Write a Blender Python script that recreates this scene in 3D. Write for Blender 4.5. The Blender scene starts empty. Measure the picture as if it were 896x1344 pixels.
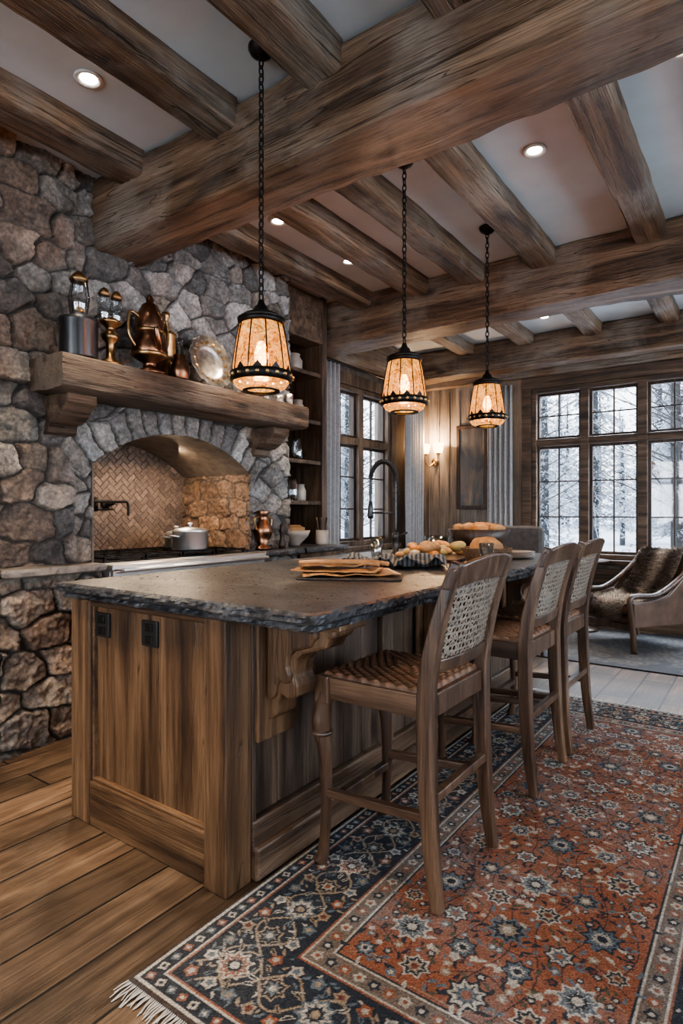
import bpy, bmesh, math, random
import numpy as np
from mathutils import Vector, Matrix, noise as mn
random.seed(7); rng=np.random.RandomState(11)
scene=bpy.context.scene
COL=scene.collection
PARENT=None
# ------------------------------------------------------------------ helpers
def link(o):
    COL.objects.link(o)
    if PARENT is not None: o.parent=PARENT
    return o
class group:
    def __init__(s,name,loc=(0,0,0),rz=0,sc=1.0):
        e=bpy.data.objects.new(name,None); COL.objects.link(e)
        e.empty_display_size=.1; e.location=loc; e.rotation_euler=(0,0,rz); e.scale=(sc,sc,sc); s.e=e
    def __enter__(s):
        global PARENT; s.old=PARENT; PARENT=s.e; return s.e
    def __exit__(s,*a):
        global PARENT; PARENT=s.old
def mesh_obj(name,verts,faces,mat=None,smooth=False,loc=(0,0,0),rot=(0,0,0),bevel=0,sub=0):
    me=bpy.data.meshes.new(name)
    me.from_pydata([tuple(v) for v in verts],[],[tuple(f) for f in faces]); me.update()
    if mat: me.materials.append(mat)
    if smooth: me.polygons.foreach_set('use_smooth',[True]*len(me.polygons))
    o=bpy.data.objects.new(name,me); link(o); o.location=loc; o.rotation_euler=rot
    if bevel:
        b=o.modifiers.new('bevel','BEVEL'); b.width=bevel; b.segments=2; b.limit_method='ANGLE'; b.angle_limit=.6
    if sub:
        m=o.modifiers.new('sub','SUBSURF'); m.levels=sub; m.render_levels=sub
    return o
def boxvf(x0,x1,y0,y1,z0,z1):
    v=[(x0,y0,z0),(x1,y0,z0),(x1,y1,z0),(x0,y1,z0),(x0,y0,z1),(x1,y0,z1),(x1,y1,z1),(x0,y1,z1)]
    f=[(0,3,2,1),(4,5,6,7),(0,1,5,4),(1,2,6,5),(2,3,7,6),(3,0,4,7)]
    return v,f
def box(name,x0,x1,y0,y1,z0,z1,mat,bevel=0,rot=(0,0,0),loc=(0,0,0),sub=0):
    v,f=boxvf(x0,x1,y0,y1,z0,z1); return mesh_obj(name,v,f,mat,bevel=bevel,rot=rot,loc=loc,sub=sub,smooth=bool(sub))
def join_vf(lst):
    V=[];F=[]
    for v,f in lst:
        n=len(V); V+=list(v); F+=[tuple(i+n for i in q) for q in f]
    return V,F
def boxes(name,lst,mat,bevel=0,**k):
    V,F=join_vf([boxvf(*b) for b in lst]); return mesh_obj(name,V,F,mat,bevel=bevel,**k)
def lathevf(prof,seg=32,mod=None,cx=0,cy=0,cz=0,cap=True):
    V=[];F=[]
    for (r,z) in prof:
        for i in range(seg):
            a=2*math.pi*i/seg; rr=r*(mod(a,r,z) if mod else 1)
            V.append((cx+rr*math.cos(a),cy+rr*math.sin(a),cz+z))
    n=len(prof)
    for j in range(n-1):
        for i in range(seg):
            k=(i+1)%seg
            F.append((j*seg+i,j*seg+k,(j+1)*seg+k,(j+1)*seg+i))
    if cap and prof[0][0]>1e-6: F.append(tuple(reversed(range(seg))))
    if cap and prof[-1][0]>1e-6: F.append(tuple((n-1)*seg+i for i in range(seg)))
    return V,F
def lathe(name,prof,mat,loc=(0,0,0),seg=32,rot=(0,0,0),mod=None,smooth=True,cap=True):
    V,F=lathevf(prof,seg,mod,cap=cap); return mesh_obj(name,V,F,mat,smooth=smooth,loc=loc,rot=rot)
def sweepvf(pts,rad,seg=10,sq=False,closed=False):
    pts=[Vector(p) for p in pts]; n=len(pts)
    if not hasattr(rad,'__len__'): rad=[rad]*n
    V=[];F=[]; up=None
    for i,p in enumerate(pts):
        if closed: t=(pts[(i+1)%n]-pts[i-1]).normalized()
        else: t=(pts[min(i+1,n-1)]-pts[max(i-1,0)]).normalized()
        if up is None:
            ref=Vector((1,0,0)) if abs(t.x)<.8 else Vector((0,1,0))
            up=(ref-t*ref.dot(t)).normalized()
        else: up=(up-t*up.dot(t)).normalized()
        s=t.cross(up)
        for k in range(seg):
            a=2*math.pi*k/seg+(math.pi/4 if sq else 0)
            V.append(p+(up*math.cos(a)+s*math.sin(a))*rad[i])
    m=n if closed else n-1
    for j in range(m):
        j2=(j+1)%n
        for k in range(seg):
            k2=(k+1)%seg; F.append((j*seg+k,j*seg+k2,j2*seg+k2,j2*seg+k))
    if not closed:
        F.append(tuple(reversed(range(seg)))); F.append(tuple((n-1)*seg+k for k in range(seg)))
    return V,F
def sweep(name,pts,rad,mat,seg=10,sq=False,closed=False,bevel=0,smooth=True,**k):
    V,F=sweepvf(pts,rad,seg,sq,closed); return mesh_obj(name,V,F,mat,smooth=smooth and not sq,bevel=bevel,**k)
def smooth_path(ctrl,n=6):
    P=[Vector(c) for c in ctrl]; out=[]
    for i in range(len(P)-1):
        p0=P[max(i-1,0)];p1=P[i];p2=P[i+1];p3=P[min(i+2,len(P)-1)]
        for j in range(n):
            t=j/n
            out.append(.5*((2*p1)+(p2-p0)*t+(2*p0-5*p1+4*p2-p3)*t*t+(3*p1-p0-3*p2+p3)*t**3))
    out.append(P[-1]); return out
def prism(name,poly,t0,t1,mat,plane='xz',bevel=0,loc=(0,0,0),rot=(0,0,0)):
    n=len(poly)
    def P(a,b,t):
        return (a,t,b) if plane=='xz' else ((t,a,b) if plane=='yz' else (a,b,t))
    V=[P(a,b,t0) for a,b in poly]+[P(a,b,t1) for a,b in poly]
    F=[tuple(range(n)),tuple(reversed(range(n,2*n)))]
    for i in range(n):
        j=(i+1)%n; F.append((i,i+n,j+n,j))
    o=mesh_obj(name,V,F,mat,bevel=bevel,loc=loc,rot=rot)
    bm=bmesh.new(); bm.from_mesh(o.data); bmesh.ops.recalc_face_normals(bm,faces=bm.faces); bm.to_mesh(o.data); bm.free()
    return o
def blob(name,r,mat,loc,amp=.1,freq=3,sub=3,rot=(0,0,0)):
    bm=bmesh.new(); bmesh.ops.create_icosphere(bm,subdivisions=sub,radius=1)
    sx,sy,sz=r; off=Vector((random.random()*50,0,0))
    for v in bm.verts:
        k=1+amp*mn.noise(v.co*freq+off)
        v.co=Vector((v.co.x*sx,v.co.y*sy,v.co.z*sz))*k
    me=bpy.data.meshes.new(name); bm.to_mesh(me); bm.free()
    me.polygons.foreach_set('use_smooth',[True]*len(me.polygons))
    if mat: me.materials.append(mat)
    o=bpy.data.objects.new(name,me); link(o); o.location=loc; o.rotation_euler=rot
    return o
def timber(name,axis,a0,a1,c,w,h,mat,amp=.010,seglen=.04):
    """hewn beam: axis 'x' or 'y'; c=(other coord centre, z centre)"""
    hw,hh=w/2,h/2; ch=.010
    nw,nh=8,8
    P=[]
    for i in range(nw): P.append((-hw+ch+(w-2*ch)*i/(nw-1),-hh))
    for i in range(nh): P.append((hw,-hh+ch+(h-2*ch)*i/(nh-1)))
    for i in range(nw): P.append((hw-ch-(w-2*ch)*i/(nw-1),hh))
    for i in range(nh): P.append((-hw,hh-ch-(h-2*ch)*i/(nh-1)))
    m=len(P); n=max(2,int((a1-a0)/seglen)); V=[];F=[]
    so=random.random()*40
    for j in range(n+1):
        t=a0+(a1-a0)*j/n
        for (p,q) in P:
            corner=(abs(p)/hw)**6*(abs(q)/hh)**6
            dx=mn.noise(Vector((t*1.7+so,p*3,q*3)))*amp+mn.noise(Vector((t*5+so,p*24,q*24)))*amp*.6
            dz=mn.noise(Vector((t*1.7+so,p*3+7,q*3)))*amp+mn.noise(Vector((t*5+so,p*24,q*24+9)))*amp*.6
            w_=corner*amp*(.5+1.3*abs(mn.noise(Vector((t*4.1+so,9*(1 if p>0 else 2),9*(1 if q>0 else 2))))))
            b=c[0]+p+(dx if abs(p)>hw*.6 else 0)-math.copysign(w_,p)
            z=c[1]+q+(dz if q<-hh*.6 else 0)+(w_ if q<0 else 0)
            V.append((t,b,z) if axis=='x' else (b,t,z))
    for j in range(n):
        for k in range(m):
            k2=(k+1)%m; f=(j*m+k,j*m+k2,(j+1)*m+k2,(j+1)*m+k)
            F.append(f if axis=='x' else f[::-1])
    F.append(tuple(range(m))); F.append(tuple(n*m+k for k in range(m)))
    o=mesh_obj(name,V,F,mat,smooth=False)
    bm=bmesh.new(); bm.from_mesh(o.data); bmesh.ops.recalc_face_normals(bm,faces=bm.faces); bm.to_mesh(o.data); bm.free()
    o.data.polygons.foreach_set('use_smooth',[True]*len(o.data.polygons))
    try: o.data.set_sharp_from_angle(angle=.5)
    except Exception: pass
    return o
# ------------------------------------------------------------------ materials
def nmat(name):
    m=bpy.data.materials.new(name); m.use_nodes=True; nt=m.node_tree; nt.nodes.clear()
    out=nt.nodes.new('ShaderNodeOutputMaterial'); b=nt.nodes.new('ShaderNodeBsdfPrincipled')
    nt.links.new(b.outputs[0],out.inputs[0]); return m,nt,b,out
def c4(c): return (c[0],c[1],c[2],1)
def ramp(nt,stops):
    r=nt.nodes.new('ShaderNodeValToRGB'); e=r.color_ramp.elements
    e[0].position=stops[0][0]; e[0].color=c4(stops[0][1]); e[1].position=stops[-1][0]; e[1].color=c4(stops[-1][1])
    for p,c in stops[1:-1]:
        x=e.new(p); x.color=c4(c)
    return r
def coords(nt,scale=(1,1,1),rand=True):
    tc=nt.nodes.new('ShaderNodeTexCoord'); mp=nt.nodes.new('ShaderNodeMapping'); mp.inputs['Scale'].default_value=scale
    if rand:
        oi=nt.nodes.new('ShaderNodeObjectInfo'); mu=nt.nodes.new('ShaderNodeMath'); mu.operation='MULTIPLY'; mu.inputs[1].default_value=37.0
        nt.links.new(oi.outputs['Random'],mu.inputs[0]); nt.links.new(mu.outputs[0],mp.inputs['Location'])
    nt.links.new(tc.outputs['Object'],mp.inputs['Vector']); return mp
def nz(nt,vec,scale,detail=6,dist=0,rough=.6):
    n=nt.nodes.new('ShaderNodeTexNoise'); n.inputs['Scale'].default_value=scale; n.inputs['Detail'].default_value=detail
    n.inputs['Distortion'].default_value=dist; n.inputs['Roughness'].default_value=rough
    nt.links.new(vec.outputs[0],n.inputs['Vector']); return n
def mixc(nt,mode,fac,a,b):
    m=nt.nodes.new('ShaderNodeMix'); m.data_type='RGBA'; m.blend_type=mode
    if isinstance(fac,(int,float)): m.inputs[0].default_value=fac
    else: nt.links.new(fac,m.inputs[0])
    for s,i in ((a,6),(b,7)):
        if isinstance(s,tuple): m.inputs[i].default_value=c4(s)
        else: nt.links.new(s,m.inputs[i])
    return m.outputs[2]
def bump(nt,b,h,strength=.3,dist=.01):
    u=nt.nodes.new('ShaderNodeBump'); u.inputs['Strength'].default_value=strength; u.inputs['Distance'].default_value=dist
    nt.links.new(h,u.inputs['Height']); nt.links.new(u.outputs[0],b.inputs['Normal']); return u
def wood(name,dark,mid,light,axis='z',rough=.55,bs=.35,scale=1.0,grey=None,spec=.4,crack=True):
    m,nt,b,out=nmat(name); ax='xyz'.index(axis)
    s=[10*scale]*3; s[ax]=.7*scale
    mp=coords(nt,tuple(s)); n1=nz(nt,mp,1.0,9,.8,.60)
    r=ramp(nt,[(.34,dark),(.5,mid),(.66,light)]); nt.links.new(n1.outputs[0],r.inputs[0])
    s2=[130*scale]*3; s2[ax]=3.5*scale
    mp2=coords(nt,tuple(s2)); n2=nz(nt,mp2,1.0,4,.3,.6)
    r2=ramp(nt,[(.38,(.55,.53,.51)),(.54,(1.08,1.08,1.08))]); nt.links.new(n2.outputs[0],r2.inputs[0])
    col=mixc(nt,'MULTIPLY',.7,r.outputs[0],r2.outputs[0])
    mp3=coords(nt,(1,1,1)); n3=nz(nt,mp3,1.8*scale,5,.5,.6)
    if grey:
        r3=ramp(nt,[(.44,(0,0,0)),(.68,(.95,.95,.95))]); nt.links.new(n3.outputs[0],r3.inputs[0])
        g=mixc(nt,'MULTIPLY',.9,grey,r2.outputs[0])
        col=mixc(nt,'MIX',r3.outputs[0],col,g)
    else:
        r3=ramp(nt,[(.3,(.62,.62,.62)),(.7,(1.2,1.2,1.2))]); nt.links.new(n3.outputs[0],r3.inputs[0])
        col=mixc(nt,'MULTIPLY',.85,col,r3.outputs[0])
    ad=nt.nodes.new('ShaderNodeMath'); ad.operation='ADD'; nt.links.new(n1.outputs[0],ad.inputs[0]); nt.links.new(n2.outputs[0],ad.inputs[1])
    hgt=ad.outputs[0]
    if crack:
        s4=[15*scale]*3; s4[ax]=.45*scale
        mp4=coords(nt,tuple(s4)); n4=nz(nt,mp4,1.1,3,1.2,.5)
        r4=ramp(nt,[(.490,(1,1,1)),(.5,(.10,.09,.08)),(.510,(1,1,1))]); nt.links.new(n4.outputs[0],r4.inputs[0])
        col=mixc(nt,'MULTIPLY',.65,col,r4.outputs[0])
        a2=nt.nodes.new('ShaderNodeMath'); a2.operation='ADD'; nt.links.new(hgt,a2.inputs[0]); nt.links.new(r4.outputs[0],a2.inputs[1]); hgt=a2.outputs[0]
        s5=[3.2*scale]*3; s5[ax]=1.3*scale
        mp5=coords(nt,tuple(s5)); vo=nt.nodes.new('ShaderNodeTexVoronoi'); vo.inputs['Scale'].default_value=1.0; nt.links.new(mp5.outputs[0],vo.inputs['Vector'])
        r5=ramp(nt,[(.05,(.18,.15,.13)),(.12,(1,1,1))]); nt.links.new(vo.outputs['Distance'],r5.inputs[0]); col=mixc(nt,'MULTIPLY',.8,col,r5.outputs[0])
    nt.links.new(col,b.inputs['Base Color']); b.inputs['Roughness'].default_value=rough
    b.inputs['Specular IOR Level'].default_value=spec
    bump(nt,b,hgt,bs,.012); return m
def plain(name,c,rough=.5,metal=0,var=.25,scale=8,bs=.1,spec=.5):
    m,nt,b,out=nmat(name); mp=coords(nt); n=nz(nt,mp,scale,5)
    r=ramp(nt,[(.3,tuple(x*(1-var) for x in c)),(.7,tuple(min(1,x*(1+var)) for x in c))]); nt.links.new(n.outputs[0],r.inputs[0])
    nt.links.new(r.outputs[0],b.inputs['Base Color']); b.inputs['Roughness'].default_value=rough; b.inputs['Metallic'].default_value=metal
    b.inputs['Specular IOR Level'].default_value=spec
    if bs: bump(nt,b,n.outputs[0],bs,.01)
    return m
def attrmat(name,rough=.8,bscale=120,bs=.2,spec=.3,dist=.004,mul=1.0):
    m,nt,b,out=nmat(name); a=nt.nodes.new('ShaderNodeAttribute'); a.attribute_name='Col'
    mp=coords(nt,rand=False); n=nz(nt,mp,bscale,6,0,.7)
    r=ramp(nt,[(.35,(.58*mul,)*3),(.65,(1.32*mul,)*3)]); nt.links.new(n.outputs[0],r.inputs[0])
    nt.links.new(mixc(nt,'MULTIPLY',1.0,a.outputs['Color'],r.outputs[0]),b.inputs['Base Color'])
    b.inputs['Roughness'].default_value=rough; b.inputs['Specular IOR Level'].default_value=spec
    bump(nt,b,n.outputs[0],bs,dist); return m
def emis(name,c,s):
    m=bpy.data.materials.new(name); m.use_nodes=True; nt=m.node_tree; nt.nodes.clear()
    out=nt.nodes.new('ShaderNodeOutputMaterial'); e=nt.nodes.new('ShaderNodeEmission'); e.inputs[0].default_value=c4(c); e.inputs[1].default_value=s
    nt.links.new(e.outputs[0],out.inputs[0]); return m
def glassmat(name,tint=(1,1,1),fac=.12,rough=.03):
    m=bpy.data.materials.new(name); m.use_nodes=True; nt=m.node_tree; nt.nodes.clear()
    out=nt.nodes.new('ShaderNodeOutputMaterial'); t=nt.nodes.new('ShaderNodeBsdfTransparent'); t.inputs[0].default_value=c4(tint)
    g=nt.nodes.new('ShaderNodeBsdfGlossy'); g.inputs['Roughness'].default_value=rough
    mx=nt.nodes.new('ShaderNodeMixShader'); mx.inputs[0].default_value=fac
    nt.links.new(t.outputs[0],mx.inputs[1]); nt.links.new(g.outputs[0],mx.inputs[2]); nt.links.new(mx.outputs[0],out.inputs[0]); return m

BD,BM,BL=(.030,.017,.010),(.132,.078,.044),(.255,.165,.100)
beamX=wood('hewn_timber_x',BD,BM,BL,'x',.48,.9,1,grey=(.235,.195,.155))
beamY=wood('hewn_timber_y',BD,BM,BL,'y',.48,.9,1,grey=(.25,.21,.17))
beamZ=wood('hewn_timber_z',BD,BM,BL,'z',.6,.5)
mantelM=wood('mantel_oak',(.033,.020,.013),(.115,.071,.044),(.21,.138,.088),'y',.55,.9,1.2,grey=(.17,.135,.105))
islZ=wood('island_oak_z',(.028,.015,.009),(.110,.060,.031),(.195,.115,.062),'z',.38,.3,.9)
islX=wood('island_oak_x',(.028,.015,.009),(.105,.058,.030),(.185,.11,.060),'x',.38,.3,.9)
islY=wood('island_oak_y',(.026,.015,.010),(.082,.049,.030),(.145,.092,.058),'y',.38,.3,.9)
sideZ=wood('island_side_oak',(.026,.017,.012),(.084,.055,.038),(.155,.108,.077),'z',.42,.35,1.1)
stoolM=wood('stool_walnut',(.022,.012,.008),(.074,.040,.023),(.145,.086,.052),'z',.30,.15,1.6,spec=.6,crack=False)
stoolX=wood('stool_walnut_x',(.022,.012,.008),(.074,.040,.023),(.145,.086,.052),'x',.30,.15,1.6,spec=.6,crack=False)
trimZ=wood('window_oak_z',(.028,.017,.011),(.095,.059,.036),(.17,.112,.072),'z',.5,.2,1.5)
trimX=wood('window_oak_x',(.028,.017,.011),(.095,.059,.036),(.17,.112,.072),'x',.5,.2,1.5)
panelW=wood('wall_boards',(.14,.110,.085),(.215,.175,.138),(.28,.235,.19),'z',.6,.2,1.0,crack=False)
darkwood=wood('dark_wood',(.016,.010,.007),(.045,.026,.016),(.085,.05,.03),'z',.4,.15,2,crack=False)
plaster=plain('ceiling_plaster',(.47,.495,.50),.9,0,.07,3,.2)
wallp=plain('wall_plaster',(.33,.31,.29),.9,0,.08,3,.15)
iron=plain('black_iron',(.022,.019,.017),.42,.8,.3,30,.15)
steel=plain('stainless_steel',(.72,.72,.72),.36,1,.06,4,.03)
brass=plain('aged_brass',(.36,.225,.105),.30,1,.4,14,.1)
copper=plain('dark_copper',(.24,.125,.075),.28,1,.5,14,.1)
silver=plain('tarnished_silver',(.50,.45,.40),.34,1,.5,25,.5)
blackm=plain('black_enamel',(.012,.012,.013),.3,0,.2,10,.03)
glassw=glassmat('clear_glass',(.97,.98,1),.05)
jarglass=glassmat('jar_glass',(.75,.78,.78),.25,.05)
curtM=plain('linen_curtain',(.33,.32,.31),.9,0,.15,30,.1)
ceram=plain('ceramic',(.30,.26,.22),.35,0,.2,12,.05)
# ------------------------------------------------------------------ numpy noise
def vnoise(x,y,seed=0):
    xi=np.floor(x).astype(np.int64); yi=np.floor(y).astype(np.int64); xf=x-xi; yf=y-yi
    def h(a,b):
        n=(a*374761393+b*668265263+seed*974634777)&0xffffffff
        n=((n^(n>>13))*1274126177)&0xffffffff
        return ((n^(n>>16))&0xffff)/65535.0
    u=xf*xf*(3-2*xf); v=yf*yf*(3-2*yf)
    return (h(xi,yi)*(1-u)+h(xi+1,yi)*u)*(1-v)+(h(xi,yi+1)*(1-u)+h(xi+1,yi+1)*u)*v
def fbm(x,y,o=4,seed=0):
    s=0;a=.5;t=0
    for k in range(o):
        s=s+a*vnoise(x,y,seed+k); t+=a; x=x*2.03;y=y*2.03;a*=.5
    return s/t
def rnd(i,j,seed):
    n=(i*374761393+j*668265263+seed*974634777)&0xffffffff
    n=((n^(n>>13))*1274126177)&0xffffffff
    return ((n^(n>>16))&0xffff)/65535.0
def stones(U,V,cw,ch,seed,p=2.8,jit=.85,warp=.020,wt=.14):
    wu=U+(fbm(U*12,V*12,3,seed+50)-.5)*warp; wv=V+(fbm(U*12,V*12,3,seed+60)-.5)*warp
    J=np.floor(wv/ch).astype(np.int64)
    F1=np.full(U.shape,9.);F2=np.full(U.shape,9.);ID=np.zeros(U.shape,np.int64);CU=np.zeros(U.shape);CV=np.zeros(U.shape)
    for dj in (-2,-1,0,1,2):
        j=J+dj; off=(j%2)*.5
        I=np.floor(wu/cw-off).astype(np.int64)
        for di in (-1,0,1):
            i=I+di
            cx=(i+.5+off+(rnd(i,j,seed)-.5)*jit)*cw; cy=(j+.5+(rnd(i,j,seed+1)-.5)*jit)*ch
            th=(rnd(i,j,seed+3)-.5)*.6; du=(wu-cx)*np.cos(th)+(wv-cy)*np.sin(th); dv=-(wu-cx)*np.sin(th)+(wv-cy)*np.cos(th)
            ax=np.abs(du)/cw; ay=np.abs(dv)/ch
            d=(ax**p+ay**p)**(1/p)-(rnd(i,j,seed+2)-.5)*wt
            m=d<F1
            F2=np.where(m,F1,np.minimum(F2,d)); ID=np.where(m,i*7919+j*104729+seed,ID)
            CU=np.where(m,wu-cx,CU);CV=np.where(m,wv-cy,CV); F1=np.where(m,d,F1)
    return F2-F1,ID,CU,CV
PAL_G=np.array([(.195,.185,.175),(.255,.245,.23),(.14,.134,.126),(.31,.295,.275),(.19,.168,.145),(.22,.198,.175),(.10,.096,.092),(.245,.21,.172),(.17,.160,.15)])
PAL_B=np.array([(.205,.155,.118),(.165,.125,.098),(.24,.20,.162),(.13,.11,.095),(.20,.182,.158),(.215,.158,.115),(.115,.10,.09)])
stoneM=attrmat('rubble_stone',.62,60,.9,.45,.010)
def grid_mesh(name,nu,nv,co,col,keep,mat,smooth=True):
    idx=np.arange(nu*nv).reshape(nu,nv)
    f=np.stack([idx[:-1,:-1],idx[1:,:-1],idx[1:,1:],idx[:-1,1:]],-1).reshape(-1,4)
    if keep is not None: f=f[keep.reshape(-1)]
    me=bpy.data.meshes.new(name); me.from_pydata(co.reshape(-1,3).tolist(),[],f.tolist()); me.update()
    a=me.color_attributes.new('Col','FLOAT_COLOR','POINT')
    cc=np.ones((nu*nv,4)); cc[:,:3]=np.clip(col.reshape(-1,3),0,1); a.data.foreach_set('color',cc.reshape(-1).astype(np.float32))
    me.materials.append(mat)
    me.polygons.foreach_set('use_smooth',[smooth]*len(me.polygons))
    o=bpy.data.objects.new(name,me); link(o); return o
def stone_panel(name,O,ud,vd,nd,w,h,cw,ch,seed,pal,res=.009,depth=.045,hole=None,ring=None,split=None,blocky=False,tint=1.0):
    nu=int(w/res)+1; nv=int(h/res)+1
    u=np.linspace(0,w,nu); v=np.linspace(0,h,nv); U,V=np.meshgrid(u,v,indexing='ij')
    if blocky: e,ID,CU,CV=stones(U,V,cw,ch,seed,5,.45,.03,.3)
    else: e,ID,CU,CV=stones(U,V,cw,ch,seed)
    if split is not None:
        m=split(U,V)>.5; e2,I2,C2,D2=stones(U,V,.235,.165,seed+40,5,.5,.03,.3)
        e=np.where(m,e2,e);ID=np.where(m,I2,ID);CU=np.where(m,C2,CU);CV=np.where(m,D2,CV)
    if ring is not None:
        m,re,rid=ring(U,V); e=np.where(m,re,e); ID=np.where(m,rid,ID); CU=np.where(m,0,CU);CV=np.where(m,0,CV)
    k=np.clip((e-.045)/.060,0,1); k=k*k*(3-2*k)
    r1=rnd(ID,ID*0+3,5); r2=rnd(ID,ID*0+4,6); r3=rnd(ID,ID*0+5,7)
    rg=np.abs(fbm(U*11+r1*9,V*11,4,seed+9)-.5); rg2=np.abs(fbm(U*26+r2*9,V*26,3,seed+13)-.5)
    fq=fbm(U*7+r3*11,V*9,3,seed+15)*6; fl=np.floor(fq); fr=fq-fl; plate=(fl+np.clip((fr-.35)/.3,0,1))*.0050
    H=k*(depth*(.55+.6*r1)+CU*(r2-.5)*.24+CV*(r3-.5)*.24-rg*.045-rg2*.035+plate-.016+(fbm(U*40,V*40,2,seed+19)-.5)*.010)+.004
    H=np.maximum(H,0)
    pi=(rnd(ID,ID*0+9,8)*len(pal)*.999).astype(int); C=pal[pi]
    if split is not None:
        w2=split(U,V)[...,None]; C=C*(1-w2)+PAL_B[pi%len(PAL_B)]*w2
    C=C*(.40+1.2*fbm(U*9+r1*7,V*9,5,seed+20))[...,None]*(.70+.55*r1)[...,None]
    C=C*(.50+1.0*fbm(U*45,V*45,3,seed+30))[...,None]
    warm=np.clip(fbm(U*5+r2*9,V*5,3,seed+70)*2.4-1.0,0,1)[...,None]; C=C*(1-warm*.4)+C*np.array((1.18,.95,.75))*warm*.4
    mort=np.array((.042,.037,.032)); kk=np.clip((e-.025)/.05,0,1)[...,None]; C=(C*kk+mort*(1-kk))*tint
    O=np.array(O,float);ud=np.array(ud,float);vd=np.array(vd,float);nd=np.array(nd,float)
    co=O+U[...,None]*ud+V[...,None]*vd+H[...,None]*nd
    keep=None
    if hole is not None:
        um=(U[:-1,:-1]+U[1:,1:])/2; vm=(V[:-1,:-1]+V[1:,1:])/2; keep=~hole(um,vm)
    return grid_mesh(name,nu,nv,co,C,keep,stoneM)
# ------------------------------------------------------------------ dimensions
CEIL=3.2; XW=-3.25; XL=-3.78; YF=7.0; XR=3.2; YB=-3.0
# FLOOR
def floor_mat():
    m,nt,b,out=nmat('oak_plank_floor')
    tc=nt.nodes.new('ShaderNodeTexCoord'); mp=nt.nodes.new('ShaderNodeMapping'); mp.inputs['Rotation'].default_value=(0,0,math.pi/2)
    nt.links.new(tc.outputs['Object'],mp.inputs['Vector'])
    br=nt.nodes.new('ShaderNodeTexBrick'); br.offset=.37; br.inputs['Scale'].default_value=1
    br.inputs['Brick Width'].default_value=1.45; br.inputs['Row Height'].default_value=.19; br.inputs['Mortar Size'].default_value=.005; br.inputs['Mortar Smooth'].default_value=.3
    br.inputs['Color1'].default_value=(.50,.50,.50,1); br.inputs['Color2'].default_value=(1.30,1.30,1.30,1); br.inputs['Mortar'].default_value=(.02,.02,.02,1)
    br.inputs['Bias'].default_value=0
    nt.links.new(mp.outputs[0],br.inputs['Vector'])
    ad=nt.nodes.new('ShaderNodeVectorMath'); ad.operation='MULTIPLY_ADD'
    nt.links.new(br.outputs['Color'],ad.inputs[0]); ad.inputs[1].default_value=(13,13,13); nt.links.new(tc.outputs['Object'],ad.inputs[2])
    m2=nt.nodes.new('ShaderNodeMapping'); m2.inputs['Scale'].default_value=(11,1.3,11); nt.links.new(ad.outputs[0],m2.inputs['Vector'])
    n1=nz(nt,m2,1,9,1.5,.66); r=ramp(nt,[(.30,(.045,.026,.016)),(.5,(.125,.077,.046)),(.70,(.21,.138,.088))]); nt.links.new(n1.outputs[0],r.inputs[0])
    m3=nt.nodes.new('ShaderNodeMapping'); m3.inputs['Scale'].default_value=(130,4,130); nt.links.new(ad.outputs[0],m3.inputs['Vector'])
    n2=nz(nt,m3,1,3,.2); r2=ramp(nt,[(.36,(.5,.5,.5)),(.56,(1.1,1.1,1.1))]); nt.links.new(n2.outputs[0],r2.inputs[0])
    n3=nt.nodes.new('ShaderNodeTexNoise'); n3.inputs['Scale'].default_value=3.3; n3.inputs['Detail'].default_value=7; nt.links.new(tc.outputs['Object'],n3.inputs['Vector']); r3=ramp(nt,[(.36,(.42,.41,.40)),(.62,(1.15,1.15,1.15))]); nt.links.new(n3.outputs[0],r3.inputs[0])
    c=mixc(nt,'MULTIPLY',.65,r.outputs[0],r2.outputs[0]); c=mixc(nt,'MULTIPLY',1,c,br.outputs['Color']); c=mixc(nt,'MULTIPLY',.9,c,r3.outputs[0])
    nt.links.new(c,b.inputs['Base Color'])
    rr=nt.nodes.new('ShaderNodeMapRange'); rr.inputs[3].default_value=.30; rr.inputs[4].default_value=.6; nt.links.new(n1.outputs[0],rr.inputs[0]); nt.links.new(rr.outputs[0],b.inputs['Roughness'])
    hm=nt.nodes.new('ShaderNodeMath'); hm.operation='MULTIPLY_ADD'; nt.links.new(br.outputs['Fac'],hm.inputs[0]); hm.inputs[1].default_value=-2.5; nt.links.new(n2.outputs[0],hm.inputs[2])
    bump(nt,b,hm.outputs[0],.4,.004); return m
box('floor',-4.6,XR+.2,YB-.2,YF+.2,-.1,0,floor_mat())
box('ceiling',-4.6,XR+.2,YB-.2,YF+.2,CEIL,CEIL+.15,plaster)
# WALLS
WX0,WX1,WZ0,WZ1=-2.26,1.24,.72,2.66
boxes('wall_far',[(-4.2,WX0,YF,YF+.2,0,CEIL),(WX1,XR+.2,YF,YF+.2,0,CEIL),(WX0,WX1,YF,YF+.2,0,WZ0),(WX0,WX1,YF,YF+.2,WZ1,CEIL)],panelW)
LY0,LY1,LZ0,LZ1=5.02,6.28,.86,2.62
boxes('wall_left',[(XL-.2,XL,4.4,LY0,0,CEIL),(XL-.2,XL,LY1,YF,0,CEIL),(XL-.2,XL,LY0,LY1,0,LZ0),(XL-.2,XL,LY0,LY1,LZ1,CEIL),
   (-4.2,-4.0,YB,4.4,0,CEIL),(-4.0,XW-.02,YB,1.3,0,CEIL)],panelW)
RW=[(-1.5,.9),(1.7,4.1),(4.6,6.4)]
BW=[(-2.6,-.6),(.2,2.2)]  # back-wall openings, unseen, added to let in fill light
rb=[];prev=YB
for a,b_ in RW:
    rb+= [(XR,XR+.2,prev,a,0,CEIL),(XR,XR+.2,a,b_,0,.6),(XR,XR+.2,a,b_,2.6,CEIL)]; prev=b_
rb.append((XR,XR+.2,prev,YF,0,CEIL))
boxes('wall_right',rb,wallp)
rb=[];prev=-4.6
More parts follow.
